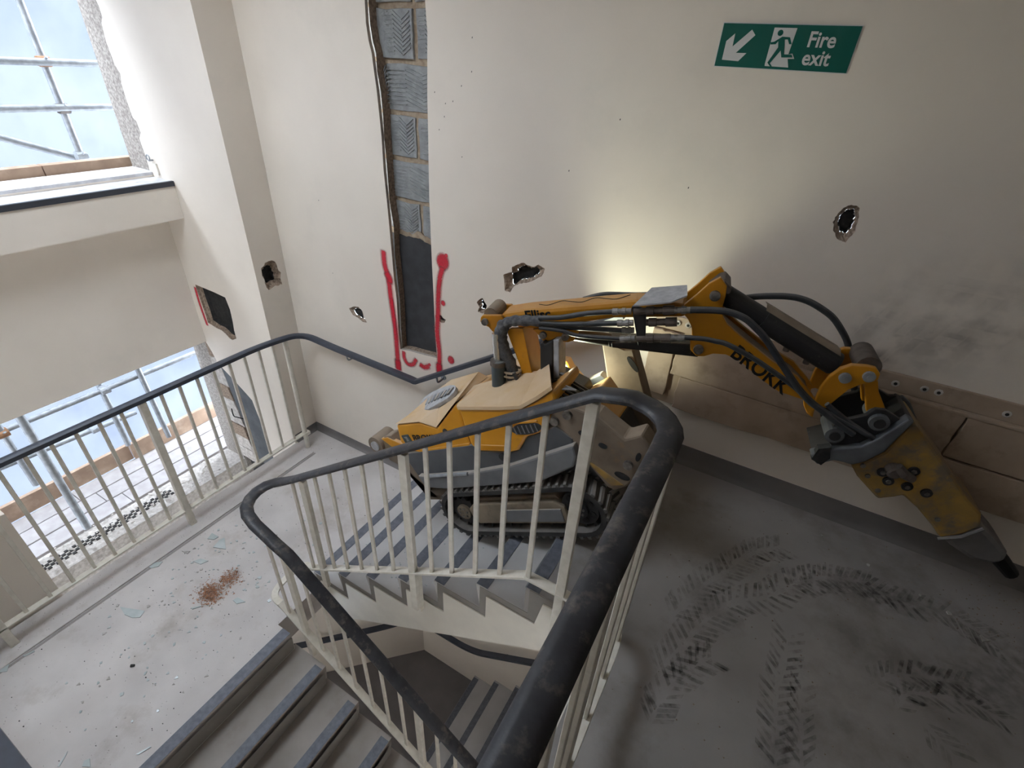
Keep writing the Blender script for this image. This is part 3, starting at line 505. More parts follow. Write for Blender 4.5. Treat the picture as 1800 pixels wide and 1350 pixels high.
# ---------------------------------------------------------------- stair flights
def flight(name,label,ys,ye,xs,z0,count,soff,tips_side=True,n0=1):
    # steps rise to +x; xs[k] nosing of riser k, tread k at z0+k*RIS
    f=empty(name,(xs[1],(ys+ye)/2,z0),label=label,cat='staircase')
    for k in range(1,count):
        T=z0+k*RIS; a,b=xs[k],xs[k+1]
        p=[(a,T),(a,T-.012),(a+.024,T-RIS+.0005),(a+.024,T-RIS-.10),(b+.022,T-.10),(b+.022,T)]
        st=MB().prism(p,lambda x,z:(x,ys,z),lambda x,z:(x,ye,z)).build('step','tread',f)
        MB().box(a+.002,a+.062,ys+.003,ye-.02,T+.0003,T+.003).build('nosing','nosing',st)
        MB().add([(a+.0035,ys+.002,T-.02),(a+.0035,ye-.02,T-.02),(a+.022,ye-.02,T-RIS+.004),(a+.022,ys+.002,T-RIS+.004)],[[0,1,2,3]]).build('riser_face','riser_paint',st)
    return f
fl1=flight('stair_flight','grey stair flight with dark nosings under the tracks of the yellow machine',YS,YB-.001,XN,ZB,7,0)
# last riser under the landing edge and the painted string below the steps
MB().add([(-.516,YS+.002,-.006),(-.516,YB-.02,-.006),(-.497,YB-.02,-RIS),(-.497,YS+.002,-RIS)],[[0,1,2,3]]).build('riser_face','riser_paint',fl1)
saw=[];side=[]
for k in range(0,7):
    T=ZB+k*RIS; a=XN[k]+.024 if k else XN[1]-.2; b=XN[k+1]+.024
    saw+=[(a+.038 if k else a,T-.045),(b+.038,T-.045)]
saw+=[(-.43,-.045),(-.17,-.045),(-.17,-.25),(-.38,-.37),(-.52,-.46),(-1.682,-1.225),(-1.9,-1.37),(-2.2,-1.39)]
MB().prism(saw,lambda x,z:(x,YS-.008,z),lambda x,z:(x,YS+.03,z)).build('string','white_paint',fl1)
sd=[]
for k in range(0,7):
    T=ZB+k*RIS; a=XN[k]+.022 if k else XN[1]-.2; b=XN[k+1]+.022
    sd+=[(a,T-.003),(b,T-.003)]
sd+=[(-.50,-.004),(-.17,-.004),(-.17,-.2),(-.4,-.33),(-1.7,-1.19),(-2.2,-1.36)]
MB().prism(sd,lambda x,z:(x,YS-.002,z),lambda x,z:(x,YS+.02,z)).build('step_margin','riser_paint',fl1)
MB().prism([(-.38,-.25),(-.38,-.37),(-1.682,-1.225),(-1.9,-1.37),(-2.0,-1.37),(-2.0,-1.28),(-1.7,-1.10)],lambda x,z:(x,YS+.03,z),lambda x,z:(x,YB-.002,z)).build('soffit','white_paint',fl1)
bt=MB().box(-1.14,-1.10,YS-.035,YS-.0085,-.62,-.28).build('stringer_post_plate','rail_paint',fl1)
# flight from the half landing down towards the camera side
f2=empty('stair_flight',(-1.94,.3,ZB),label='grey stair flight descending from the half landing at the bottom of the picture',cat='staircase')
X2=[-1.94+.252*k for k in range(0,11)]
for k in range(1,11):
    T=ZB-k*RIS; a,b=X2[k-1]-.022,X2[k]
    p=[(a,T),(b,T),(b,T-.012),(b-.022,T-RIS+.0005),(b-.022,T-RIS-.09),(a,T-.09)]
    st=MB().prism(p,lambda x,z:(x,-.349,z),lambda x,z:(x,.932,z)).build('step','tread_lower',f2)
    MB().box(b-.062,b-.002,-.34,.905,T+.0003,T+.003).build('nosing','nosing',st)
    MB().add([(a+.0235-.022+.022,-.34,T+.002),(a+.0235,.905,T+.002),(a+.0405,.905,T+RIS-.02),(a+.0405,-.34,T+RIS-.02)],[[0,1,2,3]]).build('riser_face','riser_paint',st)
s2=[(-2.15,ZB-.05),(-1.97,ZB-.05)]+[(X2[k],ZB-k*RIS-.10) for k in range(0,11)]
MB().prism([(-2.15,ZB-.225),(-1.95,ZB-.225),(X2[10],ZC-.12),(X2[10],ZC-.36),(-1.95,ZB-.40),(-2.15,ZB-.40)],lambda x,z:(x,.895,z),lambda x,z:(x,.922,z)).build('string','riser_paint',f2)
# lower storey flight seen down the well
X3=[-1.53+.254*(k-1) for k in range(0,9)]
f3=flight('stair_flight','lower stair flight seen down the well below the machine',1.0,YB-.001,X3,ZD,8,0)
# ---------------------------------------------------------------- inner balustrade
HP=[(-.034,-.002),(-.031,-.014),(-.014,-.019),(.014,-.019),(.031,-.014),(.034,-.002),(.028,.007),(.013,.012),(-.013,.012),(-.028,.007)]
zr=lambda x:1.15-.737*max(0,(-.307-x))
ib=empty('stair_balustrade',(-.1,.6,0),label='cream steel balustrade with thick dark handrail winding round the stair well',cat='balustrade')
zf2=lambda x:-.317-.80*(x+1.716)
path=[(-.105,-1.6,1.130),(-.105,1.0,1.130)]+[(-.105-.125*(1-math.cos(a)),1.05+.125*math.sin(a),1.135) for a in [math.radians(d) for d in (10,25,40,55,70,82)]]+[(-.235,1.176,1.138),(-.27,1.176,1.132)]+[(x,1.176,zr(x)-.012) for x in (-.34,-.6,-1.0,-1.4,-1.8,-1.95)]+[(-2.03,1.172,-.125),(-2.085,1.155,-.150),(-2.12,1.12,-.165),(-2.13,1.07,-.172),(-2.12,1.02,-.178),(-2.09,.975,-.184),(-2.04,.945,-.192),(-1.97,.931,-.21),(-1.90,.93,-.235),(-1.83,.93,-.268)]+[(x,.93,zf2(x)) for x in (-1.74,-1.6,-1.3,-.9,-.5,-.1,.2)]
hr=MB().sweep(smoothpath(path[:2],.01)+path[2:],HP).build('handrail','handrail_worn',ib,smooth=True)
bar1=lambda x:-.747+.682*(x+1.836)
zb1=[(-1.96,1.172,bar1(-1.96)),(-1.836,1.172,bar1(-1.836)),(-.50,1.172,.163),(-.44,1.172,.165),(-.20,1.172,.165)]
MB().sweep(zb1,[(-.022,-.006),(.022,-.006),(.022,.006),(-.022,.006)]).build('bottom_rail','rail_paint',ib,bevel=.002)
MB().sweep(smoothpath([(-.24,1.172,.165),(-.095,1.172,.165),(-.095,-1.6,.14)],.12),[(-.024,-.007),(.024,-.007),(.024,.007),(-.024,.007)]).build('bottom_rail','rail_paint',ib,bevel=.002)
def baluster(x,y,z0,z1,w=.021,d=.013,par=ib,name='baluster',below=0):
    return MB().box(x-w/2,x+w/2,y-d/2,y+d/2,z0-below,z1).build(name,'rail_paint',par,bevel=.002,seg=1)
for x,wd in [(-1.93,0),(-1.836,1),(-1.725,0),(-1.604,0),(-1.484,0),(-1.363,0),(-1.239,0),(-1.106,1),(-.986,0),(-.868,0),(-.742,0),(-.619,0),(-.489,0)]:
    b0=bar1(x) if x<-.5 else .163
    if wd: baluster(x,1.165,b0-.0,zr(x)-.035,.042,.026,name='post',below=.30 if x>-1.2 else .16)
    else: baluster(x,1.165,b0,zr(x)-.035)
baluster(-.345,1.165,.16,1.088,.038,.024,name='post',below=.32)
for y in (1.11,.96,.815,.67,.525,.38,.235,.09,-.055,-.2): baluster(-.09,y,.146,1.115,.014,.024)
for y in (.60,): baluster(-.09,y,-.1,1.115,.03,.05,name='post')
zb2=lambda x:-.95-.775*(x+1.895)
MB().sweep([(-1.97,.93,zb2(-1.97)),(-1.9,.93,zb2(-1.9)),(-.2,.93,zb2(-.2)),(.2,.93,zb2(.2))],[(-.022,-.006),(.022,-.006),(.022,.006),(-.022,.006)]).build('bottom_rail','rail_paint',ib,bevel=.002)
MB().sweep(smoothpath([(-1.93,1.172,bar1(-1.93)),(-2.06,1.172,-.86),(-2.06,.93,-.88),(-1.93,.93,zb2(-1.93))],.1),[(-.02,-.006),(.02,-.006),(.02,.006),(-.02,.006)]).build('bottom_rail','rail_paint',ib,bevel=.002)
for k in range(14):
    x=-1.905+.121*k; wd=k in (1,8)
    baluster(x,.93,zb2(x),min(zf2(x)-.02,-.255 if x>-1.8 else -.262),.04 if wd else .02,.026 if wd else .013,name='post' if wd else 'baluster',below=.25 if wd else 0)
# ---------------------------------------------------------------- window guard rail + wall handrail
GX=-3.25
gr=empty('window_guard_rail',(GX,1,ZB),label='cream window guard rail with a blue grey handrail that turns along the back wall',cat='guard rail')
gp=smoothpath([(GX,-.34,-.022),(GX,1.98,-.022),(GX+.01,2.355,-.06),(-2.9,2.362,-.085),(-2.04,2.362,-.10),(-.62,2.362,.83)],.15,7)[:-9]+[(-2.10,2.362,-.10),(-2.06,2.362,-.103),(-2.04,2.362,-.097),(-2.0,2.362,-.07),(-.62,2.362,.83)]
MB().sweep(gp,[(-.026,-.014),(.026,-.014),(.026,.012),(.018,.016),(-.018,.016),(-.026,.012)]).build('handrail','handrail_blue',gr,smooth=True)
MB().box(GX-.022,GX+.022,-.34,2.22,-1.012,-1.0).build('bottom_rail','rail_paint',gr,bevel=.002)
for k in range(21):
    y=2.083-.1213*(k); wd=k in (8,17)
    if wd: MB().box(GX-.022,GX+.022,y-.022,y+.022,ZB,-.04).build('post','rail_paint',gr,bevel=.003)
    else: MB().box(GX-.009,GX+.009,y-.010,y+.010,-1.004,-.035).build('baluster','rail_paint',gr,bevel=.002,seg=1)
MB().cyl((GX,2.198,ZB),(GX,2.198,-.04),.02,12).build('post','rail_paint',gr,smooth=True)
MB().box(GX-.03,GX+.03,2.19,2.235,-1.03,-.995).build('clip','rail_paint',gr,bevel=.004)
for x,z in ((-2.75,-.10),(-1.86,.015),(-1.1,.51)):
    MB().tube(spline([(x,YB+.002,z-.055),(x,YB-.03,z-.065),(x,2.375,z-.06),(x,2.362,z-.012)],4),.007,7).build('bracket','galvanised',gr)
    MB().cyl((x,YB+.001,z-.055),(x,YB-.006,z-.055),.022,12).build('rose','galvanised',gr)
# handrail on the camera-side wall and the one a storey lower
wr=empty('wall_handrail',(-1.8,-.25,-.2),label='dark handrail on the near wall in the bottom left corner',cat='handrail')
MB().sweep([(-3.2,-.18,-.215),(-1.6,-.18,-.215),(-.3,-.18,-1.07)],[(-.03,-.014),(.03,-.014),(.03,.014),(-.03,.014)]).build('handrail','handrail_blue',wr)
for x in (-2.9,-2.0): MB().tube([(x,-.351,-.27),(x,-.22,-.27),(x,-.18,-.225)],.008,7).build('bracket','galvanised',wr)
wl=empty('wall_handrail',(-1.9,2.37,-3.3),label='dark handrail on the lower wall glimpsed below the stair string',cat='handrail')
MB().sweep(smoothpath([(-3.25,1.35,-3.30),(-2.45,2.15,-3.29),(-2.28,2.37,-3.285),(-1.53,2.37,-3.26),(.2,2.37,-2.10)],.2,8),[(-.026,-.016),(.026,-.016),(.026,.016),(-.026,.016)]).build('handrail','handrail_blue',wl)
for x,z in ((-1.15,-3.02),(-1.9,-3.28)): MB().tube([(x,YB+.001,z-.05),(x,2.39,z-.05),(x,2.37,z)],.008,7).build('bracket','galvanised',wl)
# ---------------------------------------------------------------- fire exit sign
sg=empty('fire_exit_sign',(-.24,YB,2.0),label='green and white fire exit sign with arrow and running figure on the back wall',cat='sign')
P=D['sign_panel']; x0,x1,z0,z1=-.4736,-.0084,1.932,2.0705
sp=lambda d:(lambda x,z:(x,YB-d,z))
MB().prism([(x0,z0),(x1,z0),(x1,z1),(x0,z1)],sp(.004),sp(-.001)).build('panel','sign_green',sg,bevel=.001)
f_=.003
MB().prism([(x0-f_,z0-f_),(x1+f_,z0-f_),(x1+f_,z1+f_),(x0-f_,z1+f_)],sp(.0025),sp(-.001)).build('border','sign_white',sg)
MB().prism(D['sign_arrow'],sp(.0052),sp(.004)).build('arrow','sign_white',sg)
MB().prism(D['sign_door'],sp(.0052),sp(.004)).build('doorway','sign_white',sg)
cx,cz=D['sign_head'][0]
MB().prism([(cx+.0095*math.cos(a),cz+.0095*math.sin(a)) for a in [i*math.pi/8 for i in range(16)]],sp(.0064),sp(.0052)).build('figure_head','sign_green',sg)
MB().prism(D['man'][0],sp(.0064),sp(.0052)).build('figure_body','sign_green',sg)
def fit(body,name,px,par,mt,wscale=1):
    (xa,za),(xb,zb),(xc,zc)=px
    M=frame((xa,YB-.0046,za),(1,0,0),(0,0,1)); o=text_obj(name,body,.066,M,mt,par,bold=.0013,extr=.0006,shear=0,wscale=wscale); return o
tz=D['sign_text']
fit('Fire','lettering',((-.166,2.006),)*3,sg,'sign_white',.90); fit('exit','lettering',((-.166,1.951),)*3,sg,'sign_white',.90)
# ---------------------------------------------------------------- demolition robot
mat('yellow',(.66,.30,.012),(.56,.24,.010),rough=.42,scale=6,spec=.45,dust=(.50,.40,.29),dustamt=.55,grime=(.20,.11,.03),grimescale=9,grimeamt=.5,grimelo=.62)
mat('arm_yellow',(.58,.25,.010),(.47,.19,.008),rough=.42,scale=7,spec=.4,dust=(.40,.30,.20),dustamt=.35,grime=(.12,.07,.03),grimescale=12,grimeamt=.6,grimelo=.62)
mat('dusty_lid',(.60,.46,.32),(.54,.38,.22),rough=.85,scale=5,grime=(.62,.34,.06),grimescale=4,grimeamt=.35,grimelo=.55)
mat('vent_grey',(.46,.46,.47),(.33,.33,.34),rough=.8,scale=30)
mat('grey_body',(.105,.11,.12),(.075,.08,.09),rough=.55,scale=7,dust=(.36,.31,.26),dustamt=.7)
mat('grey_skid',(.20,.205,.215),(.13,.135,.145),rough=.5,scale=6,dust=(.42,.37,.31),dustamt=.85)
mat('dark_steel',(.030,.030,.032),(.020,.020,.022),rough=.5,scale=12,grime=(.15,.135,.115),grimescale=38,grimeamt=.6,grimelo=.62,dust=(.16,.14,.12),dustamt=.2)
mat('rubber',(.048,.047,.046),(.03,.03,.03),rough=.8,scale=20,dust=(.22,.20,.18),dustamt=.7)
mat('track_grey',(.13,.125,.12),(.08,.076,.072),rough=.8,scale=14,dust=(.34,.31,.28),dustamt=.8)
mat('dusty_steel',(.235,.185,.14),(.15,.115,.085),rough=.85,scale=7,grime=(.42,.20,.04),grimescale=5,grimeamt=.45,grimelo=.58,dust=(.36,.29,.22),dustamt=.5)
mat('frame_beige',(.27,.22,.16),(.17,.14,.105),rough=.85,scale=6,grime=(.08,.07,.06),grimescale=9,grimeamt=.6)
mat('breaker_yellow',(.44,.26,.06),(.27,.175,.065),rough=.8,scale=11,grime=(.17,.135,.10),grimescale=8,grimeamt=.95,grimelo=.45,dust=(.30,.25,.19),dustamt=.5,bump=.15,bscale=40)
mat('tool_grey',(.17,.18,.195),(.085,.09,.10),rough=.45,metal=.3,scale=8)
mat('nose_grey',(.20,.195,.20),(.14,.135,.135),rough=.7,scale=7,dust=(.30,.27,.25),dustamt=.4)
mat('hose',(.045,.05,.058),(.03,.033,.038),rough=.5,scale=30,dust=(.20,.19,.18),dustamt=.45)
mat('sheath',(.13,.13,.135),(.07,.07,.074),rough=.85,scale=60,bump=.4,bscale=160)
mat('fitting',(.36,.35,.34),(.20,.19,.18),rough=.5,metal=.5,scale=25)
mat('fitting_brown',(.15,.125,.11),(.09,.075,.065),rough=.6,metal=.3,scale=25)
mat('bolt',(.27,.25,.23),(.13,.12,.11),rough=.45,metal=.6,scale=40)
mat('chrome',(.62,.62,.60),(.5,.5,.48),rough=.25,metal=.8)
mat('barrel_blue',(.065,.085,.095),(.05,.065,.075),rough=.5,dust=(.3,.28,.25),dustamt=.4)
mat('text_black',(.012,.012,.013),rough=.6)
mat('badge_grey',(.08,.10,.10),rough=.5)
mat('strap',(.42,.33,.24),(.30,.23,.16),rough=.9,scale=40)
mat_emit('lamp_lens',(.97,1.0,.62),5.0)
A_=math.radians(31.5); TU=Vector((math.cos(A_),0,math.sin(A_))); TW=Vector((-math.sin(A_),0,math.cos(A_))); CY=1.9
RS=.97; RO=Vector((0,0,.057))      # machine size and the height at which its tracks meet the step edges
def R(u,y,w): return (TU*u+TW*w+Vector((0,y,0)))*RS+RO
O_=R(-.70,CY,.225)
RM=Matrix(((TU.x,0,TW.x,O_.x),(0,1,0,O_.y),(TU.z,0,TW.z,O_.z),(0,0,0,1)))
robot=empty('demolition_robot',M=RM,label='yellow tracked demolition robot climbing the stairs with its hydraulic arm reaching right',cat='machine')
def upr(poly,y0,y1,name,mt,par=robot,bevel=.006,mb=None): 
    m_=(mb or MB()).prism(poly,lambda u,w:R(u,y0,w),lambda u,w:R(u,y1,w))
    return m_ if mb else m_.build(name,mt,par,bevel=bevel)
def mir(y): return 2*CY-y
# tracks
def stadium(r,u0=-1.055,u1=-.30,wc=.385,n=12,ns=12):
    P=[(u0+(u1-u0)*i/ns,wc-r) for i in range(ns)]
    P+=[(u1+r*math.sin(a),wc-r*math.cos(a)) for a in [math.pi*i/n for i in range(n)]]
    P+=[(u1+(u0-u1)*i/ns,wc+r) for i in range(ns)]
    P+=[(u0-r*math.sin(a),wc+r*math.cos(a)) for a in [math.pi*i/n for i in range(n)]]
    return P
for y0,y1,near in ((1.585,1.765,True),(mir(1.765),mir(1.585),False)):
    so,si=stadium(.143),stadium(.118); n=len(so); mb=MB(); vs=[]
    for yy in (y0,y1): vs+=[R(u,yy,w) for u,w in so]+[R(u,yy,w) for u,w in si]
    fs=[]
    for i in range(n):
        j=(i+1)%n; fs+=[[i,j,j+2*n,i+2*n],[i+n,i+3*n,j+3*n,j+n],[i,i+n,j+n,j],[i+2*n,j+2*n,j+3*n,i+3*n]]
    belt=mb.add(vs,fs).build('track_belt','rubber',robot)
    # chevron tread lugs outside, drive teeth inside
    lo=MB(); per=[]
    S=stadium(.143,ns=60,n=36); tot=0; Ls=[0]
    for i in range(len(S)): tot+=math.dist(S[i],S[(i+1)%len(S)]); Ls.append(tot)
    def at(d,off):
        d%=tot
        for i in range(len(S)):
            if Ls[i+1]>=d:
                t=(d-Ls[i])/(Ls[i+1]-Ls[i]); p,q=S[i],S[(i+1)%len(S)]; u=p[0]+(q[0]-p[0])*t; w=p[1]+(q[1]-p[1])*t
                dx,dz=q[0]-p[0],q[1]-p[1]; l=math.hypot(dx,dz); return (u+dz/l*off,w-dx/l*off)
    NL=54
    for k in range(NL):
        d=tot*k/NL
        for (ya,yb,s) in ((y0,(y0+y1)/2-.006,-1),((y0+y1)/2+.006,y1,1)):
            sh=tot/NL*.55
            da,db=(d,d+sh) if s<0 else (d+sh,d)
            vs=[]
            for off in (0,.014):
                wdt=tot/NL*(.24 if off==0 else .17)
                for yy,dd in ((ya,da),(yb,db)):
                    for e in (-1,1): u,w=at(dd+e*wdt,off); vs.append(R(u,yy,w))
            lo.add(vs,[[0,1,3,2],[4,6,7,5],[0,4,5,1],[1,5,7,3],[3,7,6,2],[2,6,4,0]])
    tag(lo.build('tread_lugs','track_grey',belt),kind='stuff')
    ti=MB()
    for k in range(36):
        u,w=at(tot*k/36,-.026); u2,w2=at(tot*k/36,-.045); yc=(y0+y1)/2
        ti.bar(R(u,yc,w),R(u2,yc,w2),.03,.02,up=(0,1,0)) if False else ti.add([R(u-.010,yc-.05,w-.010),R(u+.010,yc-.05,w+.010),R(u+.010,yc+.05,w+.010),R(u-.010,yc+.05,w-.010),R(u2-.007,yc-.04,w2-.007),R(u2+.007,yc-.04,w2+.007),R(u2+.007,yc+.04,w2+.007),R(u2-.007,yc+.04,w2-.007)],[[0,1,2,3],[7,6,5,4],[0,4,5,1],[1,5,6,2],[2,6,7,3],[3,7,4,0]])
    tag(ti.build('drive_teeth','dark_steel',belt),kind='stuff')
    f0=y0+.012 if near else y0+.02; f1=y1-.02 if near else y1-.012
    tf=upr([(-1.0,.33),(-.97,.31),(-.40,.31),(-.37,.33),(-.37,.405),(-.42,.44),(-.95,.44),(-1.0,.41)],f0,f1,'track_frame','frame_beige',bevel=.008)
    upr([(-.76,.325),(-.40,.325),(-.39,.40),(-.74,.40)],f0-.006,f0+.004,'cover_plate','grey_skid',tf,bevel=.003)
    upr([(-.98,.43),(-.40,.43),(-.42,.455),(-.95,.455)],f0+.03,f1-.03,'guide_strip','dusty_steel',tf)
    for uc,r,nm in ((-1.055,.092,'sprocket'),(-.30,.094,'idler_wheel')):
        wh=MB(); P=[]
        nt_=13 if nm=='sprocket' else 26
        for i in range(nt_*2):
            a=math.pi*i/nt_; rr=r*(1.05 if i%2 else .86) if nm=='sprocket' else r
            P.append((uc+rr*math.cos(a),.385+rr*math.sin(a)))
        w_=upr(P,f0+.02,f1-.02,nm,'dark_steel',bevel=.002)
        MB().tube([R(uc,f0+.004,.385),R(uc,f1,.385)],[.045,.045],14).build('hub','frame_beige' if nm=='sprocket' else 'dark_steel',w_)
        for i in range(6):
            a=i*math.pi/3; MB().cyl(R(uc+.028*math.cos(a),f0-.003,.385+.028*math.sin(a)),R(uc+.028*math.cos(a),f0+.01,.385+.028*math.sin(a)),.006,6).build('bolt','bolt',w_)
        if nm=='idler_wheel':
            for i in range(7):
                a=i*2*math.pi/7+.3; MB().cyl(R(uc+.066*math.cos(a),f0+.016,.385+.066*math.sin(a)),R(uc+.066*math.cos(a),f0+.022,.385+.066*math.sin(a)),.017,10).build('slot','cavity',w_)
# hull
upr([(-1.15,.42),(-.22,.40),(-.16,.50),(-.14,.70),(-.20,.79),(-1.22,.77),(-1.28,.63)],1.70,mir(1.70),'hull','grey_body')
for y0,y1 in ((1.585,1.70),(mir(1.70),mir(1.585))):
    upr(D['skid'],y0,y1,'side_skid','grey_skid',bevel=.010)
    upr(D['greyside'],y0+.03,y1+.005 if y0<CY else y1-.03,'side_panel','grey_body',bevel=.006)
MB().tube([R(-1.19,1.588,.645),R(-.86,1.588,.640)],.010,8).build('skid_rod','galvanised',robot,smooth=True)
MB().cyl(R(-.60,1.606,.705),R(-.60,1.64,.705),.020,14).build('tie_eye','dark_steel',robot)
# housings
def housing(y0,y1):
    # flared shell: lower edge tucked in by 25 mm
    near=y0<CY; lo=D['side']; s=1 if near else -1
    yo=y0 if near else y1; yi=y1 if near else y0
    b=upr(lo,min(yo,yi),max(yo,yi),'side_housing','yellow',bevel=.012)
    rib=[(-.725,.905),(-.30,.875),(-.30,.865),(-.728,.892)]
    upr(rib,yo-s*.006,yo+s*.01,'moulding','yellow',b,bevel=.003)
    for q in ([(-.70,.795),(-.52,.768),(-.53,.76),(-.705,.782)],): upr(q,yo-s*.005,yo+s*.01,'moulding','yellow',b,bevel=.003)
    L=D['lid_near']; up_=.016; n=len(L)
    A=[R(u,yo-s*.006,w) for u,w in L]+[R(u,yo-s*.004,w+up_) for u,w in L]
    ins=[(u+(.0 if u<-.5 else -.06*(u+.5)/.36),w) for u,w in [(-.90,.975),(-.60,.985),(-.42,.985),(-.36,.975),(-.26,1.0)]]
    Fq=[R(u,yi,w+up_+.02) for u,w in ins]
    m_=MB().add(A+Fq,[[i,i+1,i+1+n,i+n] for i in range(n-1)]+[[i+n,i+1+n,i+1+2*n,i+2*n] for i in range(n-1)]+[[0,n,2*n],[n-1,3*n-1,2*n-1]])
    m_.build('housing_lid','dusty_lid',b)
    MB().tube([R(-.40,yo-s*.003,.80),R(-.40,yo+s*.01,.80)],.055,16).build('grille_ring','dark_steel',b) if False else None
    return b
hn=housing(1.60,1.86)
FS=[(-.716,.999),(-.60,.985),(-.50,1.0),(-.46,.95),(-.47,.85),(-.50,.76),(-.53,.729),(-.721,.757),(-.754,.795),(-.739,.895)]
hf=upr(FS,mir(1.86),mir(1.60),'side_housing','yellow',bevel=.012)
MB().add([R(-.72,mir(1.86),1.012),R(-.50,mir(1.86),1.012),R(-.52,mir(1.60),1.0),R(-.72,mir(1.60),1.0),R(-.72,mir(1.86),.995),R(-.50,mir(1.86),.995),R(-.52,mir(1.60),.985),R(-.72,mir(1.60),.985)],[[0,1,2,3],[0,4,5,1],[1,5,6,2],[2,6,7,3],[3,7,4,0]]).build('housing_lid','dusty_lid',hf)
# oval intake on the near housing front
P=[(-.375+.085*math.cos(a),.842+.030*math.sin(a)) for a in [i*math.pi/12 for i in range(24)]]
g=upr(P,1.594,1.61,'side_intake','dark_steel',hn,bevel=.004)
for k in range(6): upr([(-.44+.024*k,.822),(-.434+.024*k,.822),(-.434+.024*k,.862),(-.44+.024*k,.862)],1.591,1.60,'slat','grey_skid',hn,bevel=0)
# rear housing and vent hood
rear=upr(D['rear'],1.62,mir(1.62),'rear_housing','yellow',bevel=.012)
upr([(-1.22,.80),(-1.17,.955),(-1.05,.99),(-.72,.985),(-.70,.80)],1.72,mir(1.72),'rear_hood','yellow',rear,bevel=.012)
top=[(-1.246,1.618,.980),(-1.055,1.618,.967),(-.949,1.618,.918),(-.744,1.618,1.027)]
mid=[(-1.215,1.70,.985),(-1.10,1.72,.988),(-.96,1.70,.985),(-.76,1.70,1.035)]
far=[(-1.182,1.78,.995),(-1.106,1.88,1.031),(-1.035,1.95,1.050),(-.86,2.0,1.040)]
bot=[(-1.20,1.80,.90),(-1.12,1.90,.95),(-1.04,1.97,.98),(-.84,2.03,.99)]
V=[R(*q) for q in top+mid+far+bot]
MB().add(V,[[4*r+i,4*r+i+1,4*r+i+5,4*r+i+4] for r in range(3) for i in range(3)]+[[3,7,11,15],[0,4,8,12]]).build('rear_top','dusty_lid',rear)
vq=[(-1.184,1.767,.972),(-1.222,1.825,.988),(-1.229,1.878,.996),(-1.18,1.892,1.010),(-1.117,1.885,1.021),(-1.03,1.868,1.034),(-.947,1.844,1.043),(-.885,1.812,1.047),(-.854,1.788,1.045),(-.835,1.755,1.038),(-.838,1.733,1.031),(-.87,1.712,1.018),(-.92,1.708,1.007),(-.98,1.704,.995),(-1.039,1.706,.983),(-1.12,1.735,.974)]
up3=Vector((0,-.25,0))+TW
vent=MB(); n=len(vq); vent.add([R(u,y,w)+up3*.012 for u,y,w in vq]+[R(u,y,w)-up3*.01 for u,y,w in vq],[list(range(n)),list(range(2*n-1,n-1,-1))]+[[k,(k+1)%n,(k+1)%n+n,k+n] for k in range(n)]); vent=vent.build('vent_grille','vent_grey',rear,bevel=.003)
for k in range(9):
    t_=(k+.5)/9; a=Vector(R(-1.20+.35*t_,1.86-.075*t_,.992+.052*t_)); b_=Vector(R(-1.15+.29*t_,1.765-.045*t_,.975+.055*t_)); c_=(a+b_)/2
    MB().bar(c_+(a-c_)*.8+up3*.014,c_+(b_-c_)*.8+up3*.014,.014,.010,up=up3).build('slat','galvanised' if k%2 else 'grey_skid',vent)
upr([(-1.29,.86),(-1.14,.80),(-.78,.80),(-.78,.775),(-1.14,.775),(-1.295,.835)],1.617,1.64,'moulding','yellow',rear,bevel=.003)
b=upr([(-1.247,.905),(-1.19,.905),(-1.185,.855),(-1.245,.855)],1.615,1.63,'badge','badge_grey',rear,bevel=.003)
upr([(-1.23,.895),(-1.205,.895),(-1.200,.865),(-1.222,.865),(-1.218,.88)],1.6138,1.616,'badge_mark','galvanised',b,bevel=0)
(ua,wa)=D['txt_rear'][0]
text_obj('lettering','BROKK',.052,frame(R(-1.165,1.6155,.862),TU+TW*-.12,TW),'text_black',rear,bold=.0012,wscale=1.05)
MB().tube([R(-.90,1.616,.885),R(-.90,1.63,.885)],.016,12,rz=1).build('latch_hole','cavity',rear)
# rear outrigger, folded
ro=upr(D['orange_rear'],1.64,1.72,'rear_outrigger','dusty_steel',bevel=.006); upr([(-1.46,.90),(-1.40,.90),(-1.30,.84),(-1.30,.79),(-1.40,.83)],1.635,1.66,'yellow_patch','yellow',ro,bevel=.004)
MB().cyl(R(-1.52,1.62,.868),R(-1.52,1.75,.868),.055,18).build('foot_roller','dusty_steel',ro,smooth=True)
MB().cyl(R(-1.52,1.612,.868),R(-1.52,1.62,.868),.03,14).build('hub','vent_grey',ro)
upr([(-1.30,.76),(-1.05,.56),(-1.02,.50),(-1.08,.50),(-1.33,.72)],1.66,1.70,'yellow_patch','yellow',ro,bevel=.004)
r2=upr([(-1.46,.93),(-1.30,.86),(-1.1,.56),(-1.05,.52),(-1.15,.55),(-1.40,.80)],mir(1.72),mir(1.64),'rear_outrigger','dusty_steel',bevel=.006); MB().cyl(R(-1.47,mir(1.75),.868),R(-1.47,mir(1.62),.868),.055,18).build('foot_roller','dusty_steel',r2,smooth=True)
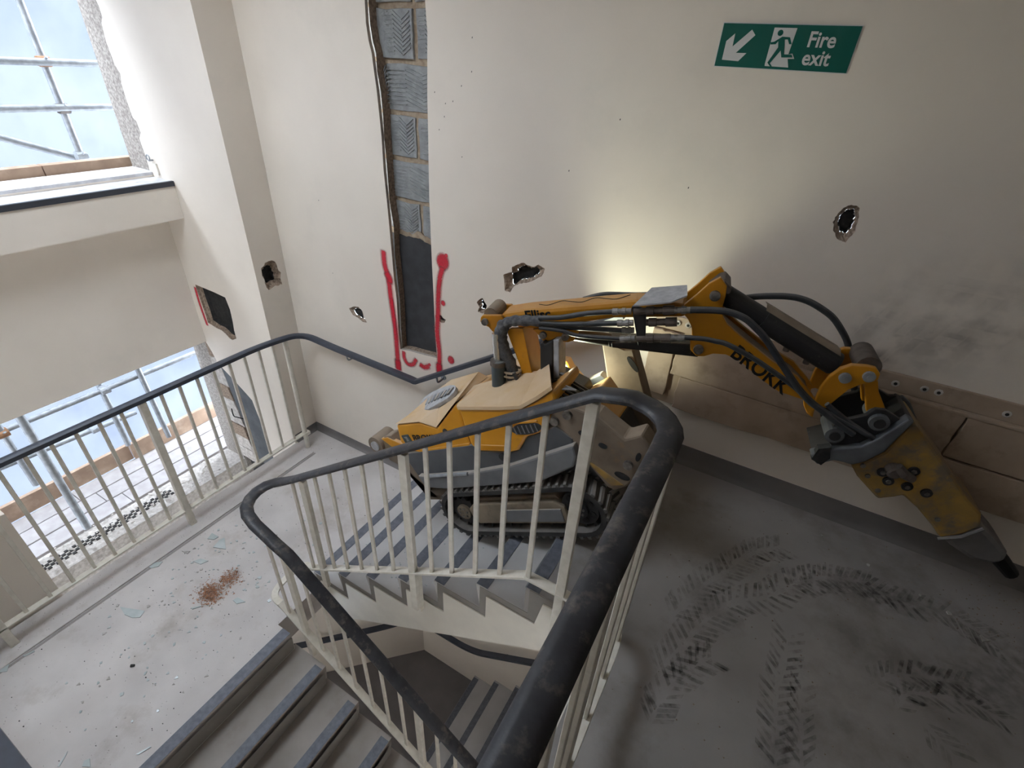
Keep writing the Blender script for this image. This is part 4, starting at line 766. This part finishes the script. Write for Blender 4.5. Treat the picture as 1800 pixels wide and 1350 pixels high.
# front outriggers
on=upr(D['outrig'],1.62,1.72,'front_outrigger','dusty_steel',bevel=.010)
for (u,w,a,b_) in ((-.105,.76,.038,.016),(.085,.63,.010,.022),(.09,.55,.010,.018),(-.02,.545,.035,.016),(-.05,.70,.02,.012)):
    q=math.radians(-35); P=[(u+a*math.cos(t)*math.cos(q)-b_*math.sin(t)*math.sin(q),w+a*math.cos(t)*math.sin(q)+b_*math.sin(t)*math.cos(q)) for t in [i*math.pi/8 for i in range(16)]]
    upr(P,1.6165,1.63,'cut_out','cavity',on,bevel=0)
upr([(-.16,.64),(-.09,.50),(-.03,.50),(-.13,.62)],1.615,1.63,'worn_edge','breaker_yellow',on,bevel=.003)
for u,w in ((-.225,.85),(-.15,.87),(.03,.60)): MB().cyl(R(u,1.605,w),R(u,1.64,w),.02,12).build('pin','bolt',on)
of=upr(D['outrig_far'],2.12,2.20,'front_outrigger','dusty_steel',bevel=.008)
P=[(-.052+.014*math.cos(t)-.010*math.sin(t),.845+.045*math.sin(t)) for t in [i*math.pi/8 for i in range(16)]]; upr([(u+.02,w) for u,w in P],2.117,2.13,'cut_out','text_black',of,bevel=0)
upr([(-.30,.80),(-.10,.86),(-.06,.70),(-.20,.60)],1.80,2.0,'front_plate','yellow',bevel=.01)
upr([(-.16,.52),(-.09,.53),(-.10,.66),(-.17,.68)],1.72,mir(1.72),'outrigger_pivot','dark_steel',bevel=.006)
# control gear, hoses and light on the front deck
upr([(-.55,.72),(-.20,.72),(-.20,.87),(-.30,.96),(-.55,.98)],1.82,1.99,'arm_base','dark_steel',bevel=.01)
random.seed(9)
for k in range(7):
    y=1.70+.03*k; p=[R(-.36+.03*random.random(),y,.90),R(-.27,y-.02,.955+.02*random.random()),R(-.19,y-.02-.02*random.random(),.90),R(-.14,y,.82)]
    MB().tube(spline(p,5),.008,7).build('hose','hose',robot,smooth=True)
for k in range(3):
    MB().tube(spline([R(-.34,1.68+.03*k,.94),R(-.24,1.64+.02*k,.945+.01*k),R(-.17,1.66+.02*k,.97),R(-.13,1.72,.93)],5),.004,6).build('cable','vent_grey',robot,smooth=True)
upr(D['guard'],2.10,2.16,'lamp_guard','yellow',bevel=.006)
lw=D['lamp'][0]
lb=MB().tube([R(-.42,2.06,.90),R(-.372,2.06,.92)],[.03,.042],16).build('work_lamp','dark_steel',robot)
MB().tube([R(-.3719,2.06,.92),R(-.369,2.06,.921)],.038,16).build('lamp_lens','lamp_lens',lb)
upr([(-.50,.80),(-.44,.80),(-.44,.90),(-.46,.93)],1.99,2.10,'deck_valve','dark_steel',bevel=.006)
# tower
tp=upr(D['tplate'],1.845,1.865,'tower_plate','arm_yellow',bevel=.003); upr(D['tplate'],1.945,1.965,'tower_plate','arm_yellow',bevel=.003)
e_=[(u+.012,w) for u,w in D['tplate'][2:4]]; 
MB().add([R(D['tplate'][2][0],1.845,D['tplate'][2][1]),R(D['tplate'][3][0],1.845,D['tplate'][3][1]),R(D['tplate'][3][0],1.965,D['tplate'][3][1]),R(D['tplate'][2][0],1.965,D['tplate'][2][1])],[[0,1,2,3]]).build('tower_web','arm_yellow',robot)
a,b=D['rod']; c,d=D['barrel']
MB().cyl(R(a[0],1.80,a[1]),R(b[0],1.80,b[1]),.017,14).build('cylinder_rod','chrome',robot,smooth=True)
MB().tube([R(c[0],1.80,c[1]),R(d[0],1.80,d[1])],.034,18).build('lift_cylinder','barrel_blue',robot,smooth=True)
MB().tube([R(c[0],1.80,c[1]),R(c[0]-.012,1.80,c[1]-.02)],.038,18).build('cylinder_gland','fitting_brown',robot)
po=upr(D['post'],1.845,1.93,'arm_post','dark_steel',bevel=.004); upr(D['postside'],1.85,1.925,'post_side','vent_grey',po,bevel=.003)
upr([(-.46,.98),(-.42,.98),(-.40,1.03),(-.44,1.03)],1.86,1.90,'pivot_boss','breaker_yellow',robot,bevel=.004)
# ---- arm (local plane: s along, o towards the camera, z up)
AG=math.radians(9.96); AE=Vector((math.cos(AG),math.sin(AG),0)); AN=Vector((math.sin(AG),-math.cos(AG),0)); AO=Vector((-1.18,1.9,0))
def Q(s,o,z): return (AO+AE*s+AN*o+Vector((0,0,z)))*RS+RO
def arm(poly,o0,o1,name,mt,par=robot,bevel=.004): return MB().prism(poly,lambda s,z:Q(s,o0,z),lambda s,z:Q(s,o1,z)).build(name,mt,par,bevel=bevel)
def pin(s,o,z,r=.018,par=robot,l=.012,name='pin',mt='bolt'):
    p=MB().tube([Q(s,o-.02,z),Q(s,o+l,z),Q(s,o+l+.001,z)],[r,r,r*.8],14).build(name,mt,par,smooth=False); MB().cyl(Q(s,o+l,z),Q(s,o+l+.005,z),r*.42,6).build('bolt_head',mt,p); return p
bm_=arm(D['boom'],.06,-.06,'boom','arm_yellow',bevel=.018)
for o0,o1 in ((.078,.06),(-.06,-.078)):
    arm(D['lug'],o0,o1,'boom_lug','arm_yellow',bm_,.003); arm(D['bracket'],o0,o1,'cylinder_bracket','arm_yellow',bm_,.003)
for s,z in D['pins_boom']: pin(s,.078,z,.017,bm_)
MB().cyl(Q(D['pins_boom'][0][0]+.02,-.06,D['pins_boom'][0][1]+.03),Q(D['pins_boom'][0][0]+.02,.06,D['pins_boom'][0][1]+.03),.035,16).build('pivot_tube','dusty_steel',bm_,smooth=True)
sc=D['scrawl']; sc3=[Q(s,.0597,z) for s,z in sc]
topz=lambda s:.948+(s-.221)*.294+.0
MB().tube(spline([Q(.27+i*.05,.005+.022*math.sin(i*2.1),.9745+i*.05*.2942-.0105) for i in range(9)],6),.0016,5).build('chalk_mark','text_black',bm_)
p,q=D['txt_ellis']
text_obj('lettering','Ellisc',.062,frame(Q(p[0],.0612,p[1]-.014),AE+Vector((0,0,.30)),(0,0,1)),'text_black',bm_,bold=.0016)
a,b,c=D['cyl1']; MB().tube([Q(a[0],0,a[1]),Q(b[0],0,b[1])],.030,16).build('cylinder_barrel','dark_steel',robot,smooth=True)
cb=arm(D['cyl1box'],.05,-.05,'cylinder_guard','dark_steel',bevel=.006); arm([(D['cyl1'][1][0]-.02,D['cyl1'][1][1]+.025),(D['cyl1'][2][0],D['cyl1'][2][1]+.03),(D['cyl1'][2][0]+.02,D['cyl1'][2][1]-.02),(D['cyl1'][1][0],D['cyl1'][1][1]-.02)],.035,-.035,'cylinder_barrel','dark_steel',bevel=.004)
# stick
st=arm(D['arm2'],.075,.055,'stick_plate','arm_yellow',bevel=.003); arm(D['arm2'],-.055,-.075,'stick_plate','arm_yellow',bevel=.003)
core=[(1.0,.96),(1.06,.95),(1.16,.935),(1.28,.868),(1.38,.83),(1.44,.815),(1.46,.825),(1.38,.885),(1.27,.935),(1.12,1.02),(1.04,1.07),(1.0,1.06)]
arm(core,.055,-.055,'stick_web','dusty_steel',bevel=.003)
arm([(.94,1.11),(.97,1.17),(1.0,1.20),(1.02,1.17),(1.02,1.10)],.055,-.055,'stick_head','dusty_steel',bevel=.006)
arm(D['cap'],.07,-.07,'stick_cap','fitting_brown',bevel=.010)
pa=D['pins_arm']
for s,z in pa[:2]: pin(s,.077,z,.020,st)
(s0,z0),(s1,z1)=D['cyl2']; 
MB().tube([Q(s0,0,z0),Q(s0+(s1-s0)*.42,0,z0+(z1-z0)*.42)],.040,18).build('cylinder_sleeve','dark_steel',robot,smooth=True)
c2=MB().tube([Q(s0+(s1-s0)*.36,0,z0+(z1-z0)*.36),Q(s1,0,z1)],.047,18).build('tilt_cylinder','dark_steel',robot,smooth=True)
dz=(z1-z0)/(s1-s0); sa=s0+(s1-s0)*.36
MB().add([Q(sa,-.055,z0+dz*(sa-s0)+.052),Q(s1+.0,-.055,z1+.055),Q(s1,.0,z1+.064),Q(sa,.0,z0+dz*(sa-s0)+.060),Q(s1,.030,z1+.048),Q(sa,.030,z0+dz*(sa-s0)+.045)],[[0,1,2,3],[3,2,4,5]]).build('cylinder_shield','dusty_steel',c2)
for s,w_ in ((.62,.012),(.80,.01)): MB().cyl(Q(s0+(s1-s0)*s,.0,z0+(z1-z0)*s-.046),Q(s0+(s1-s0)*s+.0,.0,z0+(z1-z0)*s-.066),.012,10).build('port','fitting_brown',c2)
text_obj('lettering','BROKK',.085,frame(Q(1.118,.0765,.935),Vector(AE)*1+Vector((0,0,-.52)),(0,0,1)),'text_black',st,bold=.0016,shear=-.15,wscale=.95)
rk=arm(D['rocker'],.085,.062,'rocker_link','arm_yellow',bevel=.004); arm(D['rocker'],-.062,-.085,'rocker_link','arm_yellow',bevel=.004)
for s,z in pa[2:4]: pin(s,.085,z,.021,rk,mt='galvanised')
rt=D['rollertop'][0]; MB().cyl(Q(pa[3][0]-.005,-.075,pa[3][1]+.025),Q(pa[3][0]-.005,.062,pa[3][1]+.025),.042,18).build('link_tube','fitting_brown',rk,smooth=True)
pl=arm(D['pull'],.055,.03,'pull_link','arm_yellow',bevel=.004); arm(D['pull'],-.03,-.055,'pull_link','arm_yellow',bevel=.004)
# tool bracket
ck=arm(D['cheek'],.10,.08,'tool_cheek','dark_steel',bevel=.004); arm(D['cheek'],-.08,-.10,'tool_cheek','dark_steel',bevel=.004)
arm(D['base'],.13,.085,'tool_plate','tool_grey',ck,.006); arm([(s+.02,z-.02) for s,z in D['base']],.085,-.11,'tool_plate','dark_steel',ck,.004)
arm(D['backcheek'],-.085,-.11,'tool_back_plate','tool_grey',ck,.004)
arm(D['mouth'],.132,.10,'plate_opening','cavity',ck,0)
for s,z in D['pins_tool']:
    t_=MB().cyl(Q(s,.0,z),Q(s,.118,z),.034,18).build('bushing','tool_grey',ck); MB().cyl(Q(s,.1,z),Q(s,.124,z),.020,14).build('pin','dark_steel',t_)
# breaker
br=arm(D['breaker'],.10,-.10,'breaker_housing','breaker_yellow',bevel=.022); arm(D['nose'],.085,-.085,'breaker_nose','nose_grey',br,.03)
P=D['nose']; 
MB().tube([Q(2.135,.101,.300),Q(2.20,.104,.345),Q(2.247,.100,.412)],.007,6).build('weld_lip','nose_grey',br)
(s0,z0),(s1,z1)=D['chisel']; MB().tube([Q(s0-.12,0,z0+.10),Q(s0,0,z0),Q(s1,0,z1)],[.032,.032,.027],12).build('chisel','text_black',br)
for s,z in D['bbolts']:
    o_=MB().tube([Q(s,.095,z),Q(s,.108,z)],.020,14).build('bolt_recess','dark_steel',br); MB().cyl(Q(s,.10,z),Q(s,.112,z),.010,6).build('bolt','bolt',o_)
s,z=D['bcap'][0]; MB().tube([Q(s,.095,z),Q(s,.135,z),Q(s,.14,z)],[.028,.026,.018],16).build('hose_port','fitting_brown',br)
MB().tube([Q(s+.0,.125,z+.03),Q(s+.03,.13,z+.005),Q(s+.07,.125,z-.012)],[.018,.020,.017],10).build('hose_elbow','fitting_brown',br)
for s,z in ((1.842,.44),(1.78,.50),(1.745,.545),(2.09,.37)): MB().cyl(Q(s,.08,z+.03),Q(s,.106,z+.03),.010,8).build('bolt','bolt',br)
# hoses, fittings, bulkhead
for r,pts in D['hoses']:
    off=.115
    pass
offs=[.115,.115,.115,.10,.125,.12,.115,-.11,-.09]
for (r,pts),o in zip(D['hoses'],offs):
    MB().tube(spline([Q(s,o,z) for s,z in pts],6),r,10).build('hose','hose',robot,smooth=True)
fo=[.115,.115,.115,.10,.115,.10,.115,.115,.115]
for i,(F_,o) in enumerate(zip(D['fits'],fo)):
    a,b=Vector(Q(F_[0][0],o,F_[0][1])),Vector(Q(F_[1][0],o,F_[1][1])); steps=[.0,.30,.31,.5,.51,.72,.73,1.0]; rad=[.0145,.0145,.0125,.0125,.0155,.0155,.013,.013]
    if 4<=i<=6: rad=[.014,.014,.018,.018,.0145,.0145,.019,.019]
    MB().tube([a+(b-a)*t for t in steps],rad,12).build('hose_fitting','fitting_brown' if 4<=i<=6 else 'fitting',robot)
bk=arm(D['bulk'],.118,.104,'bulkhead_plate','dark_steel',bevel=.002)
c0,c1,c2_=D['cover']
V=[Q(c0[0][0],.14,c0[0][1]),Q(c0[1][0],.14,c0[1][1]+.004),Q(c1[1][0],-.02,c1[1][1]+.004),Q(c1[0][0],-.02,c1[0][1]),Q(c2_[1][0],-.01,c2_[1][1]),Q(c0[1][0]+.055,.12,c0[1][1]+.035)]
m_=MB(); dn=Vector((0,0,-.006)); m_.add(V+[v+dn for v in V],[[0,1,2,3],[1,5,4,2],[9,8,7,6],[8,10,11,7],[0,6,7,1],[3,9,6,0],[2,8,9,3],[1,7,11,5],[5,11,10,4],[4,10,8,2]])
m_.build('hose_cover','vent_grey',robot)
sh=[Q(s,.10,z) for s,z in D['sheath']]; n=len(sh); sp_=spline(sh,5)
rads=[.024+.0025*math.sin(i*1.7)+(.006 if i>14 else 0) for i in range(len(sp_))]
shm=MB().tube(sp_,rads,12).build('hose_sheath','sheath',robot,smooth=True)
for k in range(3):
    i=int(len(sp_)*(.80+.07*k))
for dx in (0,.022):
    i=len(sp_)-8; c_=sp_[i]+Vector((0,0,-dx)); MB().tube([c_+Vector((.045*math.cos(a),-.038*math.sin(a)*1.0,.008*math.cos(a))) for a in [j*math.pi/8 for j in range(17)]],.006,6).build('strap','strap',shm)
for k in range(4):
    MB().tube(spline([sp_[-9]+Vector((-.03+.02*k,-.01*k,0)),sp_[-1]+Vector((-.02+.022*k,-.008*k,.02)),sp_[-1]+Vector((.0+.03*k,.0,-.12))],5),.010,8).build('hose','hose',robot,smooth=True)
# the machine's own work light
ld=bpy.data.lights.new('work_light','SPOT'); ld.energy=7.5; ld.color=(.95,1.0,.76); ld.spot_size=math.radians(150); ld.spot_blend=.6; ld.shadow_soft_size=.03
lo_=bpy.data.objects.new('work_light',ld); COL.objects.link(lo_); lp=R(-.355,2.06,.925)
dirv=(Vector((.55,2.445,1.75))-lp).normalized(); lo_.matrix_world=Matrix.Translation(lp)@dirv.to_track_quat('-Z','Y').to_matrix().to_4x4()
# ---------------------------------------------------------------- scaffold outside the window
def tubeobj(p,q,label,r=.0242):
    o=MB().cyl(p,q,r,14).build('scaffold_tube','galvanised',None,smooth=True); return tag(o,label,'scaffold tube',group='scaffold tubes outside the window')
def coupler(p,label,mt='rusty'):
    e=empty('scaffold_coupler',p,label=label,cat='coupler',group='scaffold couplers'); p=Vector(p)
    MB().tube([p+Vector((.008,0,-.03)),p+Vector((.008,0,.03))],.036,12).build('clamp',mt,e); MB().tube([p+Vector((.03,-.035,0)),p+Vector((.03,.035,0))],.034,12).build('clamp',mt,e)
    MB().cyl(p+Vector((.045,.0,.01)),p+Vector((.075,.01,.03)),.008,8).build('bolt','galvanised',e)
X1=-5.05
tubeobj((X1,1.99,3.9),(X1,2.022,1.075),'upright scaffold tube seen through the upper window opening')
tubeobj((X1+.05,-1.5,1.745),(X1+.05,2.9,1.720),'upper of two level scaffold tubes across the upper window opening')
tubeobj((X1+.05,-1.5,1.488),(X1+.05,2.9,1.425),'lower of two level scaffold tubes across the upper window opening')
tubeobj((X1-.05,.55,1.70),(X1-.05,2.13,1.03),'sloping scaffold brace ending at the foot of the upper window opening')
coupler((X1,2.005,1.728),'orange rusty scaffold coupler on the upper cross tube','rusty'); coupler((X1,2.012,1.43),'brown scaffold coupler on the lower cross tube of the upper opening','fitting_brown' if 'fitting_brown' in MAT else 'rusty')
coupler((X1-.02,2.02,1.10),'pale scaffold coupler at the foot of the upper upright','galvanised')
tubeobj((-4.70,.83,-.40),(-4.70,.835,-1.84),'thick upright scaffold tube standing on the boards of the lower opening',.030)
tubeobj((-4.98,.735,-.40),(-4.98,.742,-1.38),'short upright scaffold tube ending behind the timber toe board',.0242)
tubeobj((-5.05,-1.6,-.815),(-5.05,2.9,-.845),'high level scaffold tube just under the spandrel of the lower opening')
tubeobj((-5.25,-1.6,-1.12),(-5.25,1.72,-1.31),'scaffold brace passing behind the uprights of the lower opening')
tubeobj((-5.10,1.49,-.30),(-5.10,1.50,-1.52),'upright scaffold tube left of the concrete reveal in the lower opening')
tubeobj((-5.02,1.79,-.30),(-5.02,1.83,-1.60),'upright scaffold tube beside the concrete reveal in the lower opening')
coupler((-5.05,1.495,-.83),'scaffold coupler joining tubes beside the concrete reveal','galvanised')
coupler((-5.0,.738,-.81),'red painted scaffold coupler at the left edge of the lower opening','rusty')
coupler((-5.24,1.35,-1.27),'scaffold coupler in the middle of the low brace','galvanised')
MB_=MB()
# toe boards
tb=MB().box(-5.36,-5.32,-1.6,1.56,-1.85,-1.665).build('toe_board','timber',None,bevel=.004); tag(tb,'long brown timber toe board at the outer edge of the scaffold boards','board')
tb=MB().box(-5.335,-5.295,1.565,3.2,-1.85,-1.66).build('toe_board','timber',None,bevel=.004); tag(tb,'orange brown timber toe board beside the concrete reveal','board')
random.seed(21)
xs=-5.315; i=0
while xs<-4.72:
    w=.205; x1=min(xs+w-.014,-4.695)
    for (ya,yb) in ((-1.6,random.uniform(.9,1.3)),(None,3.2)):
        if ya is None: ya=yprev+.006
        b=MB().box(xs,x1,ya,yb,-1.90,-1.85-random.uniform(0,.004)).build('scaffold_board','scaffold_board',None,bevel=.004); yprev=yb
        tag(b,'%s whitish dusty scaffold board, %s run'%(('outermost','second from outside','third from outside','nearest the window')[min(i,3)],'left' if ya<0 else 'right'),'board','scaffold boards')
    xs+=w; i+=1
# upper boards outside the ledge
for y0,y1,l in ((-1.0,1.628,'pinkish brown timber board at the left of the upper window ledge'),(1.634,2.9,'brown timber board along the upper window ledge next to the concrete reveal')):
    tag(MB().box(-4.80,-4.715,y0,y1,1.0,1.115).build('edge_board','timber',None,bevel=.004),l,'board')
# perforated strip and rubble on the lower sill
ch=MB(); random.seed(2)
for i in range(36):
    for j in range(4):
        if (i+j)%2==0:
            y=.42+i*.03; x=-4.60+j*.026; ch.box(x,x+.024,y,y+.027,-1.862,-1.852)
tag(ch.build('perforated_strip','dark_debris',None),'dark chequered metal mesh strip lying on the lower window sill','strip')
rb_=MB(); random.seed(8)
for i in range(130):
    y=random.uniform(.5,2.1); x=random.uniform(-4.68,-4.40); s=random.uniform(.006,.03); c=Vector((x,y,-1.845+s*.4))
    rb_.add([c+Vector((random.uniform(-s,s),random.uniform(-s,s),random.uniform(-s,s)*.6)) for _ in range(4)],[[0,1,2],[0,1,3],[1,2,3],[0,2,3]])
tag(rb_.build('sill_rubble','pale_rubble',None),'pale plaster rubble along the bottom of the lower window opening','rubble',kind='stuff')
# sheeting
sh=MB(); NY,NZ=90,70; vs=[]
for i in range(NY+1):
    for j in range(NZ+1):
        y=-4+9*i/NY; z=-4.6+8.8*j/NZ
        w=2*.03*math.sin(3.1*y+1.7*z)+.04*math.sin(7*z-2.2*y+2*math.sin(y*1.3))+.03*math.sin(15*y+6*z)+.012*math.sin(13*z+5*y)
        vs.append((-6.15+w,y,z))
sh.add(vs,[[i*(NZ+1)+j,(i+1)*(NZ+1)+j,(i+1)*(NZ+1)+j+1,i*(NZ+1)+j+1] for i in range(NY) for j in range(NZ)])
tag(sh.build('scaffold_sheeting','sheeting',None,smooth=True),'translucent white plastic sheeting hung outside the scaffold','sheeting')
# ---------------------------------------------------------------- floor debris
def slab(poly,z,th,name,mt,lift=.0): return MB().prism(poly,lambda x,y:(x,y,z+th),lambda x,y:(x,y,z)).build(name,mt,None)
lab=['large triangular shard of clear glass beyond the brick dust','large curved shard of clear glass in the middle of the half landing','glass shard with a straight edge at the left side of the picture','long glass sliver near the bottom left corner','narrow glass strip beside the top nosing of the lower stairs','cluster shard of glass near the wide guard post','flat glass shard just left of the large triangular shard','pale glass shard at the bottom edge beside the long sliver','thin pale strip of glass near the left guard post','glass shard lying against the kerb by the guard rail','irregular glass piece above the brick dust','brownish plaster flake beyond the brick dust','white sliver at the left tip of the brick dust','bright glass fragment just right of the brick dust']
for p,l in zip(D['shards'],lab):
    o=slab(p,ZB+.0003,.005,'glass_shard','glass_shard' if 'plaster' not in l else 'debris'); tag(o,l,'glass shard' if 'plaster' not in l else 'fragment')
random.seed(4)
protos=[]
def place(x,y,z,s,name,mt,label,cat,group,flat=.25):
    k=random.randint(3,5); P=[(x+s*random.uniform(.5,1)*math.cos(2*math.pi*i/k+random.random()*.6),y+s*random.uniform(.4,1)*math.sin(2*math.pi*i/k+random.random()*.6)) for i in range(k)]
    tag(slab(P,z+.0003,max(.003,s*flat),name,mt),label,cat,group)
cl=[(-2.55,1.05,.16,26),(-2.78,1.25,.22,20),(-2.95,1.0,.15,16),(-2.75,.75,.22,18),(-2.55,.62,.15,10),(-2.35,.35,.22,16),(-2.55,.12,.2,10),(-2.2,.75,.2,12),(-2.9,.4,.2,10),(-2.35,1.35,.2,12),(-2.75,1.7,.25,10)]
cn=['by the well end of the brick dust','between the brick dust and the guard rail','along the middle of the guard rail','around the large curved glass shard','in front of the brick dust','at the middle of the top nosing','near the bottom left stretch of the top nosing','at the well corner of the top nosing','by the left stretch of the guard rail','below the balustrade turn','on the far part of the landing by the guard rail']
for (cx,cy,r,n),where in zip(cl,cn):
    for _ in range(n):
        x,y=random.gauss(cx,r*.6),random.gauss(cy,r*.6)
        if -3.1<x<-2.02 and -.2<y<2.2: 
            g_=random.random()<.72; place(x,y,ZB,random.uniform(.006,.017),'glass_shard' if g_ else 'plaster_chip','glass_shard' if g_ else 'debris',('small clear glass splinter ' if g_ else 'small pale plaster chip ')+where,'splinter' if g_ else 'chip',('glass splinters ' if g_ else 'plaster chips ')+where)
st_=MB(); random.seed(6)
for i in range(1500):
    x,y=random.uniform(-3.28,-2.0),random.uniform(-.3,2.35); s=random.uniform(.001,.0045)
    if random.random()<.35: x=random.uniform(-3.3,-3.12)
    z=ZB+(.042 if x<-3.15 and y<2.17 else 0)
    c=Vector((x,y,z)); st_.add([c+Vector((s*random.uniform(.4,1)*math.cos(a),s*random.uniform(.4,1)*math.sin(a),0)) for a in (0,2.1,4.2)]+[c+Vector((0,0,s))],[[0,1,3],[1,2,3],[2,0,3]])
tag(st_.build('floor_grit','debris',None),'fine pale grit over the half landing','grit',kind='stuff')
st_=MB()
for i in range(160):
    x,y=random.uniform(-3.1,-2.0),random.uniform(-.3,2.3); s=random.uniform(.002,.007); c=Vector((x,y,ZB)); st_.add([c+Vector((s*math.cos(a),s*.7*math.sin(a),0)) for a in (0,2.1,4.2)]+[c+Vector((0,0,s*.8))],[[0,1,3],[1,2,3],[2,0,3]])
tag(st_.build('dark_crumbs','dark_debris',None),'scattered dark crumbs on the half landing','grit',kind='stuff')
pl_=MB(); C0=Vector((-2.60,.83,ZB)); poly=D['brickpile']
for i in range(1100):
    while True:
        x,y=random.gauss(-2.605,.048),random.gauss(.825,.036)
        if random.random()<.33: x,y=random.gauss(-2.60,.035),random.gauss(.96,.035)
        if abs(x+2.6)<.13: break
    s=random.uniform(.003,.010); c=Vector((x,y,ZB+.001+max(0,.012-.15*math.hypot(x+2.6,y-.83))*random.random()))
    pl_.add([c+Vector((random.uniform(-s,s),random.uniform(-s,s),random.uniform(0,s))) for _ in range(4)],[[0,1,2],[0,1,3],[1,2,3],[0,2,3]])
tag(pl_.build('brick_rubble','brick_dust',None),'small heap of red brown brick dust on the half landing','rubble',kind='stuff')
tag(MB().tube([(-2.55,.30,ZB+.006),(-2.535,.312,ZB+.006)],[.009,.007],8).build('dark_pebble','dark_debris',None),'single dark pebble in the middle of the lower half landing','pebble')
# brown strip drawn as the dark slit at the flight foot, foot glass on stairs
tag(MB().sweep([(-2.06,1.235,ZB+.006),(-2.065,1.75,ZB+.006),(-2.06,2.35,ZB+.006)],[(-.006,-.006),(.006,-.006),(.006,.006),(-.006,.006)]).build('slit_strip','fitting_brown',None),'thin brown strip drawn as the dark slit at the foot of the stair flight','strip')
for k in range(24):
    j=random.randint(1,5); place(XN[j]+random.uniform(.08,.24),random.uniform(1.26,1.58),ZB+j*RIS,random.uniform(.004,.010),'glass_shard','glass_shard','tiny glass fragment on the stair treads','fragment','fragments on the stairs')
# landing: crawler dirt and crumbs
random.seed(12)
def mark(path,width,dens=1.0):
    P=spline([Vector((x,y,0)) for x,y in path],8); mb=MB(); L=0
    for i in range(1,len(P)):
        d=(P[i]-P[i-1]); l=d.length; d.normalize(); s=Vector((-d.y,d.x,0)); L+=l
        if L<.022: continue
        L=0
        for side in (-1,1):
            a=random.uniform(.35,1)*dens; c=P[i]+s*side*width*.27+Vector((random.uniform(-.004,.004),)*2+(0,)); h=width*.22*random.uniform(.7,1.15); sk=d*side*.022
            v=[c-s*h-sk-d*.009,c+s*h+sk-d*.009,c+s*h+sk+d*.009,c-s*h-sk+d*.009]; z=Vector((0,0,.0012+.00001*i))
            mid=[(v[0]+v[1])/2,(v[2]+v[3])/2]; mb.add([q+z for q in v]+[q+z for q in mid],[[0,4,5,3],[4,1,2,5]],[a*.6,a*.6,a*.6,a*.6,a,a])
    return mb.build('track_mark','track_dirt',floorA,alpha=True)
for p,w in zip(D['marks'],(.15,.16,.13,.13,.10,.12,.10,.16,.12)): mark(p,w)
for c,w,h,a in (((.86,2.03),.34,.12,.9),((.55,1.93),.22,.07,.6),((.52,1.12),.10,.20,.8),((1.10,1.75),.26,.14,.7),((1.35,1.95),.34,.22,.8),((.15,1.25),.10,.22,.4)):
    mb=MB(); vs=[];al=[]
    for i in range(9):
        for j in range(9): u,v=i/4-1,j/4-1; vs.append((c[0]+u*w,c[1]+v*h+u*w*.15,.0009)); al.append(max(0,1-math.hypot(u,v))*a)
    mb.add(vs,[[i*9+j,i*9+j+1,i*9+j+10,i*9+j+9] for i in range(8) for j in range(8)],al); mb.build('dirt_patch','track_dirt',floorA,alpha=True)
st_=MB(); random.seed(31)
for i in range(420):
    x,y=random.uniform(-.05,1.9),random.uniform(.9,2.4); 
    if i>260: x,y=random.gauss(1.33,.14),random.gauss(2.22,.10)
    s=random.uniform(.0015,.0045); c=Vector((x,min(y,2.40),0)); st_.add([c+Vector((s*math.cos(a),s*.8*math.sin(a),0)) for a in (0,2.1,4.2)]+[c+Vector((0,0,s))],[[0,1,3],[1,2,3],[2,0,3]])
tag(st_.build('landing_grit','broken_plaster',None),'reddish plaster crumbs over the dark landing','grit',kind='stuff')
for x,y,s,l in ((.80,2.19,.011,'pale pebble under the breaker housing'),(1.21,2.02,.022,'flat pale plaster chip right of the tyre dirt'),(1.10,2.09,.016,'thin pale chip nearer the breaker'),(1.0,2.13,.009,'small white chip below the breaker nose'),(.60,2.27,.010,'pale chip by the skirting left of the breaker')):
    place(x,y,.0,s,'plaster_chip','debris',l,'chip','chips on the landing',.35)
